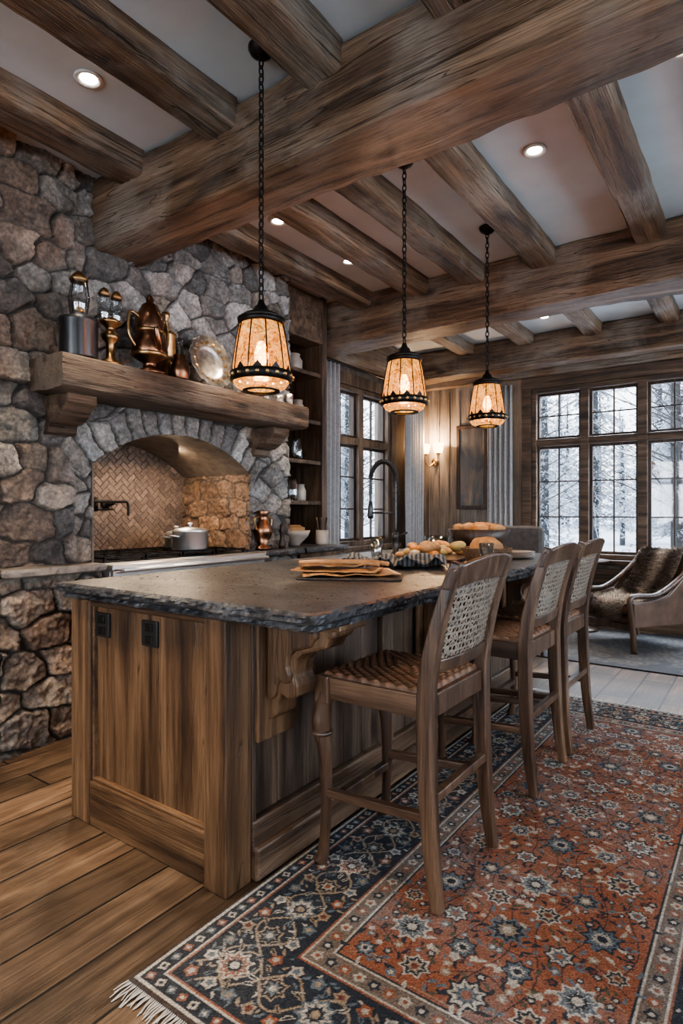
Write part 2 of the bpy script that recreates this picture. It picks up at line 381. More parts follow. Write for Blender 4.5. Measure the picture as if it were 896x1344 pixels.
for a,b_ in BW:
    rb+= [(prev,a,YB-.2,YB,0,CEIL),(a,b_,YB-.2,YB,0,.6),(a,b_,YB-.2,YB,2.6,CEIL)]; prev=b_
rb.append((prev,XR+.2,YB-.2,YB,0,CEIL))
boxes('wall_back',rb,wallp)
# windows
def window_x(name,x0,x1,y,z0,z1,nb,trans,sg=1):
    with group(name):
        L=[];M=[]
        f=.055
        def B(xa,xb,ya,yb,za,zb):
            p,q=y+sg*(ya),y+sg*(yb); return (xa,xb,min(p,q),max(p,q),za,zb)
        L+=[B(x0,x1,-.03,.12,z0,z0+f),B(x0,x1,-.03,.12,z1-f,z1),B(x0,x0+f,-.032,.12,z0,z1),B(x1-f,x1,-.032,.12,z0,z1),B(x0,x1,-.02,.1,trans-.04,trans+.04)]
        bw=(x1-x0)/nb
        for i in range(1,nb): L.append(B(x0+i*bw-.045,x0+i*bw+.045,-.028,.12,z0,z1))
        boxes('frame',L,trimX,bevel=.006)
        for i in range(nb):
            a=x0+i*bw+.045; b2=x0+(i+1)*bw-.045
            for (p,q,nx,nzz) in ((z0+f,trans-.04,2,3),(trans+.04,z1-f,2,2)):
                M+=[B(a,a+.028,.03,.075,p,q),B(b2-.028,b2,.03,.075,p,q),B(a,b2,.031,.074,p,p+.03),B(a,b2,.031,.074,q-.03,q)]
                for k in range(1,nx): M.append(B(a+(b2-a)*k/nx-.007,a+(b2-a)*k/nx+.007,.04,.065,p,q))
                for k in range(1,nzz): M.append(B(a,b2,.041,.064,p+(q-p)*k/nzz-.007,p+(q-p)*k/nzz+.007))
        boxes('sash_muntins',M,darkwood)
        boxes('casing',[B(x0-.11,x0,-.05,-.001,z0-.1,z1+.1),B(x1,x1+.11,-.05,-.001,z0-.1,z1+.1),B(x0-.11,x1+.11,-.055,-.001,z1,z1+.13),B(x0-.14,x1+.14,-.12,-.001,z0-.05,z0)],trimX,bevel=.006)
        g=B(x0,x1,.050,.054,z0,z1); box('pane',*g,glassw)
window_x('window_1',WX0,WX1,YF,WZ0,WZ1,6,2.03)
def window_y(name,y0,y1,x,z0,z1,nb,trans,sgn):
    with group(name):
        L=[];M=[];f=.055
        def X(a,b2): 
            p,q=x+sgn*a,x+sgn*b2; return (min(p,q),max(p,q))
        def B(a,b2,*r): return X(a,b2)+r
        L+=[B(-.03,.12,y0,y1,z0,z0+f),B(-.03,.12,y0,y1,z1-f,z1),B(-.032,.12,y0,y0+f,z0,z1),B(-.032,.12,y1-f,y1,z0,z1),B(-.02,.1,y0,y1,trans-.04,trans+.04)]
        bw=(y1-y0)/nb
        for i in range(1,nb): L.append(B(-.028,.12,y0+i*bw-.045,y0+i*bw+.045,z0,z1))
        boxes('frame',L,trimZ,bevel=.006)
        for i in range(nb):
            a=y0+i*bw+.045;b2=y0+(i+1)*bw-.045
            for (p,q,nx,nzz) in ((z0+f,trans-.04,2,3),(trans+.04,z1-f,2,1)):
                M+=[B(.03,.075,a,a+.028,p,q),B(.03,.075,b2-.028,b2,p,q),B(.031,.074,a,b2,p,p+.03),B(.031,.074,a,b2,q-.03,q)]
                for k in range(1,nx): M.append(B(.04,.065,a+(b2-a)*k/nx-.008,a+(b2-a)*k/nx+.008,p,q))
                for k in range(1,nzz): M.append(B(.041,.064,a,b2,p+(q-p)*k/nzz-.008,p+(q-p)*k/nzz+.008))
        boxes('sash_muntins',M,darkwood)
        boxes('casing',[B(-.05,-.001,y0-.1,y0,z0-.1,z1+.1),B(-.05,-.001,y1,y1+.1,z0-.1,z1+.1),B(-.055,-.001,y0-.1,y1+.1,z1,z1+.13),B(-.12,-.001,y0-.12,y1+.12,z0-.05,z0)],trimZ,bevel=.006)
        p,q=X(.05,.054); box('pane',p,q,y0,y1,z0,z1,glassw)
window_y('window_2',LY0,LY1,XL,LZ0,LZ1,2,2.02,-1)
for i,(a,b_) in enumerate(RW): window_y('window_%d'%(i+3),a,b_,XR,.6,2.6,4,2.0,1)
for i,(a,b_) in enumerate(BW): window_x('window_%d'%(i+6),a,b_,YB,.6,2.6,3,2.0,-1)  # added windows behind the camera, for the fill
L=[]
x=-3.74
while x<WX0-.25:
    L.append((x,x+.012,YF-.012,YF-.001,.16,2.75)); x+=.14
boxes('trim_board_battens',L,panelW)
with group('trim_window_wainscot'):
    L=[(WX0-.14,WX1+.2,YF-.1,YF-.002,0,.14),(WX0-.14,WX1+.2,YF-.08,YF-.002,.56,.62)]
    for i in range(7):
        xx=WX0+i*(WX1-WX0)/6; L.append((xx-.06,xx+.06,YF-.075,YF-.002,.14,.56))
    boxes('rails',L,trimX,bevel=.005); box('panel',WX0-.14,WX1+.2,YF-.045,YF-.001,.12,.6,trimX)
box('baseboard_far',XL,WX0-.15,YF-.03,YF,0,.16,trimX,bevel=.005)
box('baseboard_left',XL,XL+.03,4.42,YF-.03,0,.16,trimZ,bevel=.005)
# ------------------------------------------------------------------ BEAMS
timber('ceiling_beam','x',-3.99,XR,(2.19,2.98),.34,.40,beamX,.016)
timber('ceiling_beam','x',-3.99,XR,(4.68,2.985),.34,.42,beamX,.016)
timber('ceiling_beam','x',XL,XR,(6.72,3.02),.24,.34,beamX,.012)
timber('ceiling_beam','x',XL,XR,(6.93,2.87),.10,.16,beamX,.006)
timber('ceiling_beam','x',-3.2,XR,(-1.2,2.985),.34,.42,beamX,.014)
timber('trim_wall_beam','y',4.86,6.6,(XL+.10,2.92),.18,.22,beamY,.01)
timber('trim_wall_beam','y',4.86,6.6,(XL+.08,3.1),.14,.18,beamY,.01)
for x in (-2.86,-2.16,-1.54,-.92,-.3,.32,.94,1.56,2.2):
    timber('ceiling_joist','y',-1.0,2.03,(x,3.135),.20,.15,beamY,.010)
for x in (-3.58,-2.98,-2.42,-1.93,-1.38,-.66,.0,.66,1.3,1.95):
    timber('ceiling_joist','y',2.35,4.52,(x,3.135),.19,.15,beamY,.010)
for x in (-2.9,-2.2,-1.5,-.8,-.1,.6,1.3,2.0):
    timber('ceiling_joist','y',4.84,6.62,(x,3.145),.17,.13,beamY,.007)
box('trim_post',-3.62,-3.10,1.28,1.44,0,CEIL-.01,beamZ,bevel=.015)
# ------------------------------------------------------------------ STONE RANGE WALL
def stone_counter_mat():
    m,nt,b,out=nmat('soapstone_counter'); mp=coords(nt,rand=False)
    n1=nz(nt,mp,3.6,12,.9,.74); r=ramp(nt,[(.34,(.016,.0165,.018)),(.48,(.044,.045,.048)),(.58,(.092,.092,.095)),(.70,(.23,.225,.22))]); nt.links.new(n1.outputs[0],r.inputs[0])
    n2=nz(nt,mp,38,7,.3,.75); r2=ramp(nt,[(.38,(.38,.38,.38)),(.62,(1.5,1.49,1.48))]); nt.links.new(n2.outputs[0],r2.inputs[0])
    nt.links.new(mixc(nt,'MULTIPLY',.85,r.outputs[0],r2.outputs[0]),b.inputs['Base Color'])
    rr=nt.nodes.new('ShaderNodeMapRange'); rr.inputs[1].default_value=.3; rr.inputs[2].default_value=.7; rr.inputs[3].default_value=.20; rr.inputs[4].default_value=.50; nt.links.new(n2.outputs[0],rr.inputs[0]); nt.links.new(rr.outputs[0],b.inputs['Roughness'])
    b.inputs['Specular IOR Level'].default_value=.42
    bump(nt,b,n2.outputs[0],.4,.005); return m
counterM=stone_counter_mat()
def slab(name,x0,x1,y0,y1,levels,mat,amp=.006,step=.015):
    P=[]
    def edge(a,b2):
        n=max(1,int((Vector(b2)-Vector(a)).length/step))
        for i in range(n): P.append(Vector(a).lerp(Vector(b2),i/n))
    edge((x0,y0),(x1,y0));edge((x1,y0),(x1,y1));edge((x1,y1),(x0,y1));edge((x0,y1),(x0,y0))
    c=Vector(((x0+x1)/2,(y0+y1)/2)); hx=(x1-x0)/2;hy=(y1-y0)/2; m=len(P); V=[];F=[]
    for li,(z,ins) in enumerate(levels):
        aa=amp*(.35 if li==len(levels)-1 else 1)
        for p in P:
            d=mn.noise(Vector((p.x*9,p.y*9,z*40)))*aa+mn.noise(Vector((p.x*38,p.y*38,z*90)))*aa*.9+ins
            q=p-c; V.append((c.x+q.x*(1-d/hx),c.y+q.y*(1-d/hy),z))
    n=len(levels)
    for j in range(n-1):
        for k in range(m):
            k2=(k+1)%m; F.append((j*m+k,j*m+k2,(j+1)*m+k2,(j+1)*m+k))
    F.append(tuple(reversed(range(m)))); F.append(tuple((n-1)*m+k for k in range(m)))
    return mesh_obj(name,V,F,mat)
YC,AH,RISE,SPR=2.655,.645,.23,1.52
AR=(AH*AH+RISE*RISE)/(2*RISE); AZ=SPR+RISE-AR
Y0,Y1,ZB=1.44,3.76,.94
def hole(u,v):
    y=u+Y0; z=v+ZB; d=np.abs(y-YC)
    return (d<AH)&((z<SPR)|((y-YC)**2+(z-AZ)**2<AR*AR))
def ring(u,v):
    y=u+Y0;z=v+ZB
    r=np.hypot(y-YC,z-AZ); ang=np.arctan2(y-YC,z-AZ); am=math.asin(AH/AR)+.10
    rt=.20+.03*np.sin(ang*17)
    m=(r>AR-.02)&(r<AR+rt)&(np.abs(ang)<am)&(z>SPR-.12)
    n=15; a=(ang+am)/(2*am)*n+(vnoise(r*9,ang*0+2,3)-.5)*.12+(fbm(u*12,v*12,2,77)-.5)*.2; i=np.floor(a).astype(np.int64); f=a-i
    ea=np.minimum(f,1-f)*.8; er=np.minimum(AR+rt-r,r-AR+.06)/.11
    return m,np.clip(np.minimum(ea,er),0,1),i+900000
def split(u,v):
    y=u+Y0; return np.clip((2.0-y)/.2,0,1)
PAL_R=np.array([(.20,.125,.08),(.165,.105,.07),(.24,.155,.10),(.14,.095,.07)])
LV=[(.901,.012),(.91,.0),(.93,0),(.945,.006)]
with group('stone_range_surround'):
    stone_panel('stone_face',(XW,Y0,ZB),(0,1,0),(0,0,1),(1,0,0),Y1-Y0,CEIL-ZB,.20,.14,3,PAL_G,res=.0065,depth=.05,hole=hole,ring=ring,split=split)
    stone_panel('stone_base_near',(-3.14,Y0,0),(0,1,0),(0,0,1),(1,0,0),.56,.90,.27,.17,8,PAL_B,depth=.05,blocky=True,res=.0065)
    stone_panel('stone_base_far',(-3.14,3.31,0),(0,1,0),(0,0,1),(1,0,0),.45,.90,.24,.15,9,PAL_G,depth=.05,blocky=True)
    stone_panel('stone_end',(-3.7,3.762,.95),(1,0,0),(0,0,1),(0,1,0),.47,CEIL-.95,.2,.14,12,PAL_G,depth=.03,res=.012)
    slab('stone_ledge',-3.26,-3.06,1.45,1.998,LV,plain('ledge_stone',(.17,.15,.13),.6,0,.35,18,.4))
    slab('side_ledge',-3.26,-3.05,3.312,3.772,LV,counterM)
    box('core_near',-3.98,-3.145,Y0,2.0,0,.90,wallp); box('core_far',-3.98,-3.145,3.31,3.76,0,.90,wallp)
    body=[(-3.98,XW-.004,Y0,2.0,.90,CEIL),(-3.98,XW-.004,3.32,3.76,.90,CEIL),(-3.98,XW-.004,2.0,3.32,1.80,CEIL)]
    boxes('wall_body',body,wallp)
    N=24; V=[];F=[]
    for i in range(N+1):
        y=YC-AH+2*AH*i/N; z=AZ+math.sqrt(AR*AR-(y-YC)**2)
        V+=[(-3.205,y,z),(-3.99,y,z)]
        if i<N: F.append((2*i,2*i+1,2*i+3,2*i+2))
    soff=plain('soffit_stone',(.14,.11,.085),.8,0,.3,14,.4)
    mesh_obj('soffit',V,F,soff)
    box('reveal_near',-3.96,-3.205,2.002,2.012,.94,SPR+.005,soff)
    stone_panel('reveal_far',(-3.205,3.31,.95),(-1,0,0),(0,0,1),(0,-1,0),.79,.62,.24,.13,21,PAL_R,res=.008,depth=.016,blocky=True)
    res=.005; w=1.31;h=.84; nu=int(w/res)+1;nv=int(h/res)+1
    U,V_=np.meshgrid(np.linspace(0,w,nu),np.linspace(0,h,nv),indexing='ij')
    bw=.040; a=(U+V_)/math.sqrt(2)/bw; b_=(V_-U)/math.sqrt(2)/bw+60
    i=np.floor(a).astype(np.int64); j=np.floor(b_).astype(np.int64); n=(i-j)%4
    hor=n<2; si=np.where(hor,i-n,i); sj=np.where(hor,j,np.where(n==3,j,j-1))
    fx=a-si; fy=b_-sj; LX=np.where(hor,2.,1.); LY=np.where(hor,1.,2.)
    e=np.minimum(np.minimum(fx,LX-fx),np.minimum(fy,LY-fy))
    k=np.clip((e-.04)/.08,0,1); rr=rnd(si,sj,4)
    C=np.array((.20,.135,.098))*(.6+.6*rr)[...,None]*(.8+.4*fbm(U*30,V_*30,3,2))[...,None]
    C=C*k[...,None]+np.array((.11,.09,.075))*(1-k[...,None])
    co=np.stack([-3.975+k*.006+rr*.003,1.999+U,.94+V_],-1)
    grid_mesh('herringbone_tiles',nu,nv,co,C,None,attrmat('tile',.5,60,.15),smooth=False)
# MANTEL
with group('mantel_shelf'):
    timber('beam','y',1.63,3.60,(-3.045,1.955),.34,.17,mantelM,.010)
    pr=[(0,0),(.25,0),(.25,-.05),(.21,-.075),(.17,-.12),(.11,-.15),(.06,-.155),(.05,-.2),(0,-.215)]
    for nm,y in (('corbel_near',1.72),('corbel_far',3.32)):
        prism(nm,[(-3.225+a,1.868+b_) for a,b_ in pr],y,y+.17,mantelM,'xz',bevel=.008)
# RANGE
with group('cooking_range'):
    box('body',-3.9,-3.07,2.03,3.285,.1,.90,steel,bevel=.008)
    box('cooktop',-3.92,-3.03,2.02,3.295,.90,.935,steel,bevel=.008)
    box('control_panel',-3.075,-3.035,2.03,3.285,.76,.90,steel,bevel=.008)
    box('cook_surface',-3.86,-3.18,2.06,3.255,.934,.940,blackm)
    L=[]
    for k in range(4):
        y=2.08+k*.295
        for dx in (0,.2,.33,.5,.62): L.append((-3.84+dx,-3.825+dx,y,y+.28,.955,.968))
        for dy in (0,.09,.18,.265): L.append((-3.84,-3.20,y+dy,y+dy+.013,.955,.966))
        for dx in (0,.62):
            for dy in (0,.265): L.append((-3.84+dx,-3.825+dx,y+dy,y+dy+.013,.938,.957))
    boxes('grates',L,iron)
    for k in range(4):
        for dx in (.17,.5):
            lathe('burner',[(0.0,0),(.05,0),(.05,.008),(.03,.014),(0,.014)],iron,(-3.84+dx,2.22+k*.295,.938),16)
    for k in range(8): lathe('knob',[(0,0),(.024,0),(.022,.03),(0,.032)],blackm,(-3.035,2.12+k*.153,.83),16,rot=(0,math.pi/2,0))
    sweep('handle',[(-3.0,2.1,.70),(-3.0,3.2,.70)],.012,steel)
    sweep('towel_rail',[(-2.985,2.06,.905),(-2.985,3.26,.905)],.013,steel)
    for y in (2.08,3.24): sweep('rail_mount',[(-3.04,y,.905),(-2.985,y,.905)],.009,steel)
    for y in (2.14,3.16): sweep('handle_mount',[(-3.07,y,.70),(-3.0,y,.70)],.009,steel)
    boxes('legs',[(-3.85,-3.8,2.08,2.13,0,.1),(-3.85,-3.8,3.2,3.25,0,.1),(-3.15,-3.1,2.08,2.13,0,.1),(-3.15,-3.1,3.2,3.25,0,.1)],blackm)
def pot(name,x,y,z,r,h):
    with group(name,(x,y,z)):
        lathe('body',[(0,0),(r*.95,0),(r,.01),(r,h),(r+.005,h+.004),(r-.004,h+.004)],steel,seg=40)
        lathe('lid',[(r,h+.003),(r*.85,h+.018),(r*.3,h+.03),(.008,h+.032),(.008,h+.045),(.02,h+.052),(.016,h+.062),(0,h+.064)],steel,seg=40)
        for s in (-1,1): sweep('handle',smooth_path([(-.03,s*r,h*.75),(-.025,s*(r+.03),h*.78),(.025,s*(r+.03),h*.78),(.03,s*r,h*.75)]),.006,steel)
pot('stock_pot',-3.34,2.84,.969,.125,.13); pot('saucepan',-3.66,2.98,.969,.085,.10)
with group('pot_filler_faucet',(-3.965,2.58,1.29)):
    sweep('arm',smooth_path([(0,0,0),(.08,0,0),(.10,-.0,.02),(.12,-.14,.02),(.13,-.15,.02),(.16,.02,.02),(.17,.06,.02),(.17,.075,-.01),(.17,.075,-.08)],5),.010,iron)
    sweep('lower_arm',[(.1,0,-.035),(.125,-.16,-.035)],.008,iron); lathe('flange',[(0,0),(.035,0),(.03,.015),(0,.018)],iron,rot=(0,math.pi/2,0))
    sweep('valve',[(.12,-.15,-.05),(.12,-.15,.05)],.014,iron)
# mantel decor (top z ~2.04)
MZ=2.042
with group('oil_lantern',(-2.99,1.79,MZ),0,1.22):
    lathe('base',[(0,0),(.075,0),(.08,.01),(.078,.15),(.085,.16),(.085,.175),(.05,.185),(.03,.20),(0,.20)],blackm)
    lathe('glass',[(.03,.2),(.042,.23),(.045,.27),(.035,.32),(.03,.35)],jarglass,cap=False); lathe('cap',[(.036,.34),(.04,.35),(.03,.365),(.012,.385),(0,.39)],brass)
    lathe('burner',[(0,.2),(.022,.2),(.026,.225),(.01,.24),(0,.24)],brass)
    for k in range(4):
        a=k*math.pi/2+.4; sweep('cage',[(.04*math.cos(a),.04*math.sin(a),.2),(.05*math.cos(a),.05*math.sin(a),.27),(.038*math.cos(a),.038*math.sin(a),.345)],.0025,iron,seg=5)
    sweep('bail',smooth_path([(0,-.085,.15),(0,-.11,.10),(0,-.10,.04)]),.004,iron)
with group('carriage_lamp',(-2.98,1.97,MZ),0,1.25):
    lathe('foot',[(0,0),(.05,0),(.046,.02),(.02,.035),(.018,.10),(.035,.12),(.04,.14),(.02,.155),(.02,.17),(.046,.19),(.048,.20),(.02,.215),(0,.215)],brass)
    for dy in (-.03,.03):
        lathe('glass',[(.02,.2),(.028,.225),(.028,.27),(.02,.31)],jarglass,(0,dy,0),cap=False); lathe('cap',[(.024,.305),(.026,.315),(.015,.335),(0,.345)],brass,(0,dy,0))
with group('copper_samovar',(-2.98,2.23,MZ),0,1.36):
    lathe('body',[(0,0),(.06,0),(.065,.012),(.03,.03),(.028,.05),(.07,.075),(.078,.10),(.07,.15),(.055,.18),(.058,.19),(.06,.25),(.048,.27),(.035,.30),(.015,.315),(.018,.33),(.008,.345),(0,.35)],copper)
    lathe('bands',[(.071,.073),(.082,.085),(.073,.095)],brass,cap=False); lathe('band_top',[(.056,.18),(.064,.187),(.058,.196)],brass,cap=False)
    sweep('spout',smooth_path([(.06,-.0,.10),(.10,-.03,.12),(.11,-.05,.18)]),[.012]*12+[.01],copper)
    sweep('handle',smooth_path([(0,-.055,.24),(0,-.10,.25),(0,-.105,.16),(0,-.07,.11)]),.007,brass); sweep('handle_b',smooth_path([(0,.055,.24),(0,.09,.25),(0,.095,.16),(0,.07,.11)]),.007,brass)
with group('brass_mill',(-3.09,2.43,MZ),0,1.35):
    lathe('body',[(0,0),(.055,0),(.058,.015),(.05,.03),(.052,.09),(.03,.10),(.045,.13),(.045,.22),(.05,.23),(.02,.25),(.012,.30),(.022,.31),(.018,.33),(0,.335)],brass)
with group('copper_jug',(-2.95,2.43,MZ),0,1.1):
    lathe('body',[(0,0),(.042,0),(.046,.01),(.054,.05),(.048,.09),(.032,.115),(.038,.14),(.034,.142),(.0,.12)],copper)
lathe('glass_vase',[(0,0),(.04,0),(.045,.02),(.05,.10),(.03,.20),(.024,.29),(.03,.32)],jarglass,(-3.13,2.57,MZ))
with group('silver_platter',(-3.02,2.72,MZ+.175),0,1.28):
    def sc(a,r,z): return 1+(.06*abs(math.sin(a*6)) if r>.1 else 0)+(.02*math.sin(a*24) if r>.12 else 0)
    o=lathe('plate',[(0,0),(.07,0),(.08,.006),(.095,.018),(.10,.014),(.115,.026),(.125,.022),(.135,.03),(.135,.024),(.10,.008),(.07,-.006),(0,-.006)],silver,(0,0,0),96,rot=(0,math.radians(76),0),mod=sc)
    L=[]
    for k in range(16):
        a=2*math.pi*k/16; L.append(lathevf([(0,.012),(.012,.016),(.009,.024),(0,.027)],8,None,.107*math.cos(a),.107*math.sin(a)))
    V,F=join_vf(L); mesh_obj('rim_beads',V,F,brass,rot=(0,math.radians(76),0))
with group('glass_decanter',(-3.12,2.97,MZ)):
    lathe('body',[(0,0),(.05,0),(.055,.02),(.05,.1),(.02,.15),(.018,.2),(.03,.22)],jarglass); lathe('stopper',[(.01,.2),(.02,.235),(.022,.26),(0,.28)],jarglass)
with group('copper_kettle',(-3.06,3.16,MZ)):
    lathe('body',[(0,0),(.06,0),(.075,.02),(.078,.05),(.06,.09),(.035,.105),(.034,.112),(.01,.118),(.012,.132),(0,.136)],copper)
    sweep('spout',smooth_path([(0,-.06,.04),(0,-.10,.07),(0,-.115,.10)]),.010,copper); sweep('handle',smooth_path([(0,-.05,.10),(0,-.03,.17),(0,.03,.17),(0,.05,.10)]),.005,brass)
with group('pewter_cup_set',(-3.02,3.42,MZ)):
    for dx,dy,r,h in ((0,0,.035,.07),(.03,.08,.03,.09),(-.05,-.09,.035,.08)):
        lathe('cup',[(0,0),(r*.8,0),(r,h*.5),(r*1.05,h),(r,h),(r*.8,.01)],silver,(dx,dy,0))
with group('bronze_vase',(-3.18,3.42,.947),0,1.25):
    lathe('body',[(0,0),(.05,0),(.05,.015),(.025,.03),(.055,.09),(.06,.13),(.03,.18),(.028,.21),(.045,.235),(.04,.24)],copper)
    sweep('ear_a',smooth_path([(0,-.03,.2),(0,-.075,.19),(0,-.06,.12)]),.007,brass); sweep('ear_b',smooth_path([(0,.03,.2),(0,.075,.19),(0,.06,.12)]),.007,brass)
with group('pepper_mill',(-3.16,3.62,.947)):
    lathe('body',[(0,0),(.03,0),(.03,.03),(.018,.08),(.022,.12),(.03,.14),(.02,.16),(.024,.18),(.01,.2),(0,.2)],darkwood)
# ------------------------------------------------------------------ NOOK CABINET
with group('shelf_cabinet'):
    box('base',-3.76,-3.12,3.80,4.36,0,.898,islZ,bevel=.006)
    slab('countertop',-3.74,-3.05,3.80,4.39,LV,counterM)
    box('back',-3.775,-3.745,3.80,4.40,.95,3.10,trimZ)
    box('side',-3.76,-3.30,4.33,4.40,.95,3.18,trimZ,bevel=.006)
    box('side_near',-3.70,-3.32,3.800,3.825,.95,3.10,trimZ)
    for z in (1.30,1.66,2.02,2.45): box('shelf',-3.75,-3.32,3.825,4.33,z,z+.035,trimX,bevel=.004)
    box('head',-3.5,-3.30,3.80,4.33,2.75,3.15,trimX,bevel=.006)
def jar(n,x,y,z,r,h,m):
    return lathe(n,[(0,0),(r*.85,0),(r,h*.1),(r*1.02,h*.6),(r*.7,h*.85),(r*.75,h),(r*.65,h),(0,h*.97)],m,(x,y,z),24)
for n,x,y,z,r,h,m in (('glass_jar',-3.42,3.93,1.336,.045,.17,jarglass),('glass_jar',-3.42,4.06,1.336,.045,.20,jarglass),('storage_jar',-3.45,4.2,1.336,.05,.15,ceram),
    ('stoneware_crock',-3.45,3.95,1.696,.06,.16,ceram),('glass_jar',-3.42,4.12,1.696,.05,.2,jarglass),('stoneware_crock',-3.45,4.15,2.056,.07,.18,ceram),('glass_jar',-3.43,3.95,2.056,.05,.16,jarglass),
    ('storage_jar',-3.45,4.1,2.487,.08,.15,ceram)):
    jar(n,x,y,z,r,h,m)
with group('stoneware_bowl',(-3.34,3.98,.947)):
    lathe('bowl',[(0,0),(.05,0),(.055,.015),(.12,.08),(.14,.13),(.132,.13),(.11,.085),(.04,.025),(0,.022)],ceram); blob('bread',(.10,.10,.06),plain('crust',(.22,.12,.05),.7),(0,0,.12),.2)
with group('utensil_crock',(-3.22,4.22,.947)):
    lathe('crock',[(0,0),(.05,0),(.055,.02),(.055,.13),(.05,.13),(.05,.02),(0,.02)],ceram)
    for a in range(5): sweep('spoon',[(0.02*math.cos(a*1.3),.02*math.sin(a*1.3),.03),(.05*math.cos(a*1.3),.05*math.sin(a*1.3),.24)],[.005,.008],darkwood)
# ------------------------------------------------------------------ ISLAND
IX0,IX1,IY0,IY1=-2.32,-1.41,1.355,4.10
with group('kitchen_island'):
    box('carcass',IX0+.03,IX1-.03,IY0+.05,IY1-.03,.02,.88,islZ)
    boxes('end_stiles',[(IX0,IX0+.13,IY0,IY0+.05,.0,.887),(IX1-.105,IX1,IY0-.012,IY0+.105,.0,.888)],islZ,bevel=.006)
    boxes('end_rails',[(IX0+.13,IX1-.105,IY0,IY0+.05,0,.175),(IX0+.13,IX1-.105,IY0+.003,IY0+.05,.865,.887)],islX,bevel=.006)
    box('end_panel',IX0+.11,IX1-.09,IY0+.030,IY0+.047,.16,.885,islZ)
    boxes('panel_bead',[(IX0+.13,IX0+.142,IY0+.012,IY0+.04,.175,.865),(IX1-.117,IX1-.105,IY0+.012,IY0+.04,.175,.865),(IX0+.142,IX1-.117,IY0+.013,IY0+.04,.175,.187)],islX,bevel=.003)
    st=[(IX1-.05,IX1,IY0+.105,IY0+.13,.13,.888)]
    ys=[IY0+.0,IY0+.94,IY0+1.87,IY1-.10]
    for yy in ys[1:]: st.append((IX1-.05,IX1,yy,yy+.10,.13,.888))
    boxes('side_stiles',st,sideZ,bevel=.006)
    for a in range(3):
        p=ys[a]+.105 if a else IY0+.13; q=ys[a+1]; n=6; w=(q-p)/n
        boxes('side_boards',[(IX1-.045,IX1-.026,p+i*w+.003,p+(i+1)*w-.003,.15,.885) for i in range(n)],sideZ,bevel=.004)
    box('side_top_rail',IX1-.04,IX1-.006,IY0+.105,IY1,.80,.888,islY,bevel=.004)
    box('side_base_rail',IX1-.045,IX1+.004,IY0+.106,IY1,0,.20,islY,bevel=.01)
    box('side_skirt',IX1-.02,IX1+.026,IY0+.107,IY1+.01,0.0,.115,islY,bevel=.012)
    box('back_side',IX0-.002,IX0+.03,IY0+.05,IY1,0,.885,islZ); box('far_side',IX0,IX1,IY1-.03,IY1+.002,0,.885,islX)
    pr=[(0,0),(.30,0),(.30,-.045),(.275,-.055),(.262,-.085),(.215,-.10),(.165,-.115),(.135,-.145),(.128,-.19),(.145,-.225),(.14,-.26),(.105,-.275),(.072,-.262),(.06,-.29),(.055,-.335),(.03,-.355),(0,-.36)]
    for yy in (IY0+.17,IY0+1.30,IY0+2.45):
        prism('corbel',[(IX1-.002+a,.884+b_) for a,b_ in pr],yy,yy+.11,islZ,'xz',bevel=.010)
        prism('corbel_scroll',[(IX1+.02+a*.72,.86+b_*.72) for a,b_ in pr],yy-.014,yy+.124,islZ,'xz',bevel=.010)
        box('corbel_plate',IX1-.006,IX1+.016,yy-.05,yy+.16,.46,.886,islZ,bevel=.006)
        box('corbel_cap',IX1,IX1+.33,yy-.02,yy+.13,.862,.887,islX,bevel=.006)
    for xx in (-2.135,-1.84):
        box('outlet_plate',xx-.045,xx+.045,IY0+.018,IY0+.031,.745,.84,blackm,bevel=.004)
        boxes('outlet_sockets',[(xx-.02,xx+.02,IY0+.013,IY0+.02,.755,.785),(xx-.02,xx+.02,IY0+.013,IY0+.02,.80,.83)],iron,bevel=.003)
    slab('countertop',-2.37,-1.03,1.315,4.22,[(.887,.034),(.890,.024),(.898,.017),(.907,.022),(.911,.026),(.914,.008),(.921,.0),(.930,.002),(.938,0),(.945,.005),(.95,.013)],counterM,.012)
with group('gooseneck_faucet',(-2.05,3.50,.95)):
    lathe('base',[(0,0),(.035,0),(.035,.01),(.022,.02),(.02,.10),(.024,.11),(.024,.14),(.016,.15),(0,.15)],blackm)
    arc=[(0,0,.13),(0,0,.45)]+[(-.10+.10*math.cos(t),0,.50+.13*math.sin(t)) for t in np.linspace(.1,math.pi-.1,10)]+[(-.20,0,.42),(-.20,0,.34)]
    pth=smooth_path(arc,5); sweep('neck',pth,.009,blackm)
    turns=70;L=len(pth);cp=[]
    for i in range(turns*7):
        t=i/(turns*7)*(L-8)+3; k=int(t);f=t-k; p=pth[k].lerp(pth[min(k+1,L-1)],f); tg=(pth[min(k+1,L-1)]-pth[k]).normalized()
        s=Vector((0,1,0)); u=tg.cross(s); a=i/7*2*math.pi; cp.append(p+(u*math.cos(a)+s*math.sin(a))*.016)
    sweep('spring',cp,.0028,blackm,seg=4)
    lathe('spray_head',[(0,0),(.017,0),(.022,.02),(.016,.09),(.012,.12),(0,.12)],blackm,(-.20,0,.24)); sweep('bracket',[(0,0,.28),(-.19,0,.28)],.007,blackm)
    sweep('lever',[(.02,0,.12),(.09,0,.15)],.006,blackm)
CZ=.951
leather=plain('tan_leather',(.33,.165,.065),.45,0,.35,15,.2)
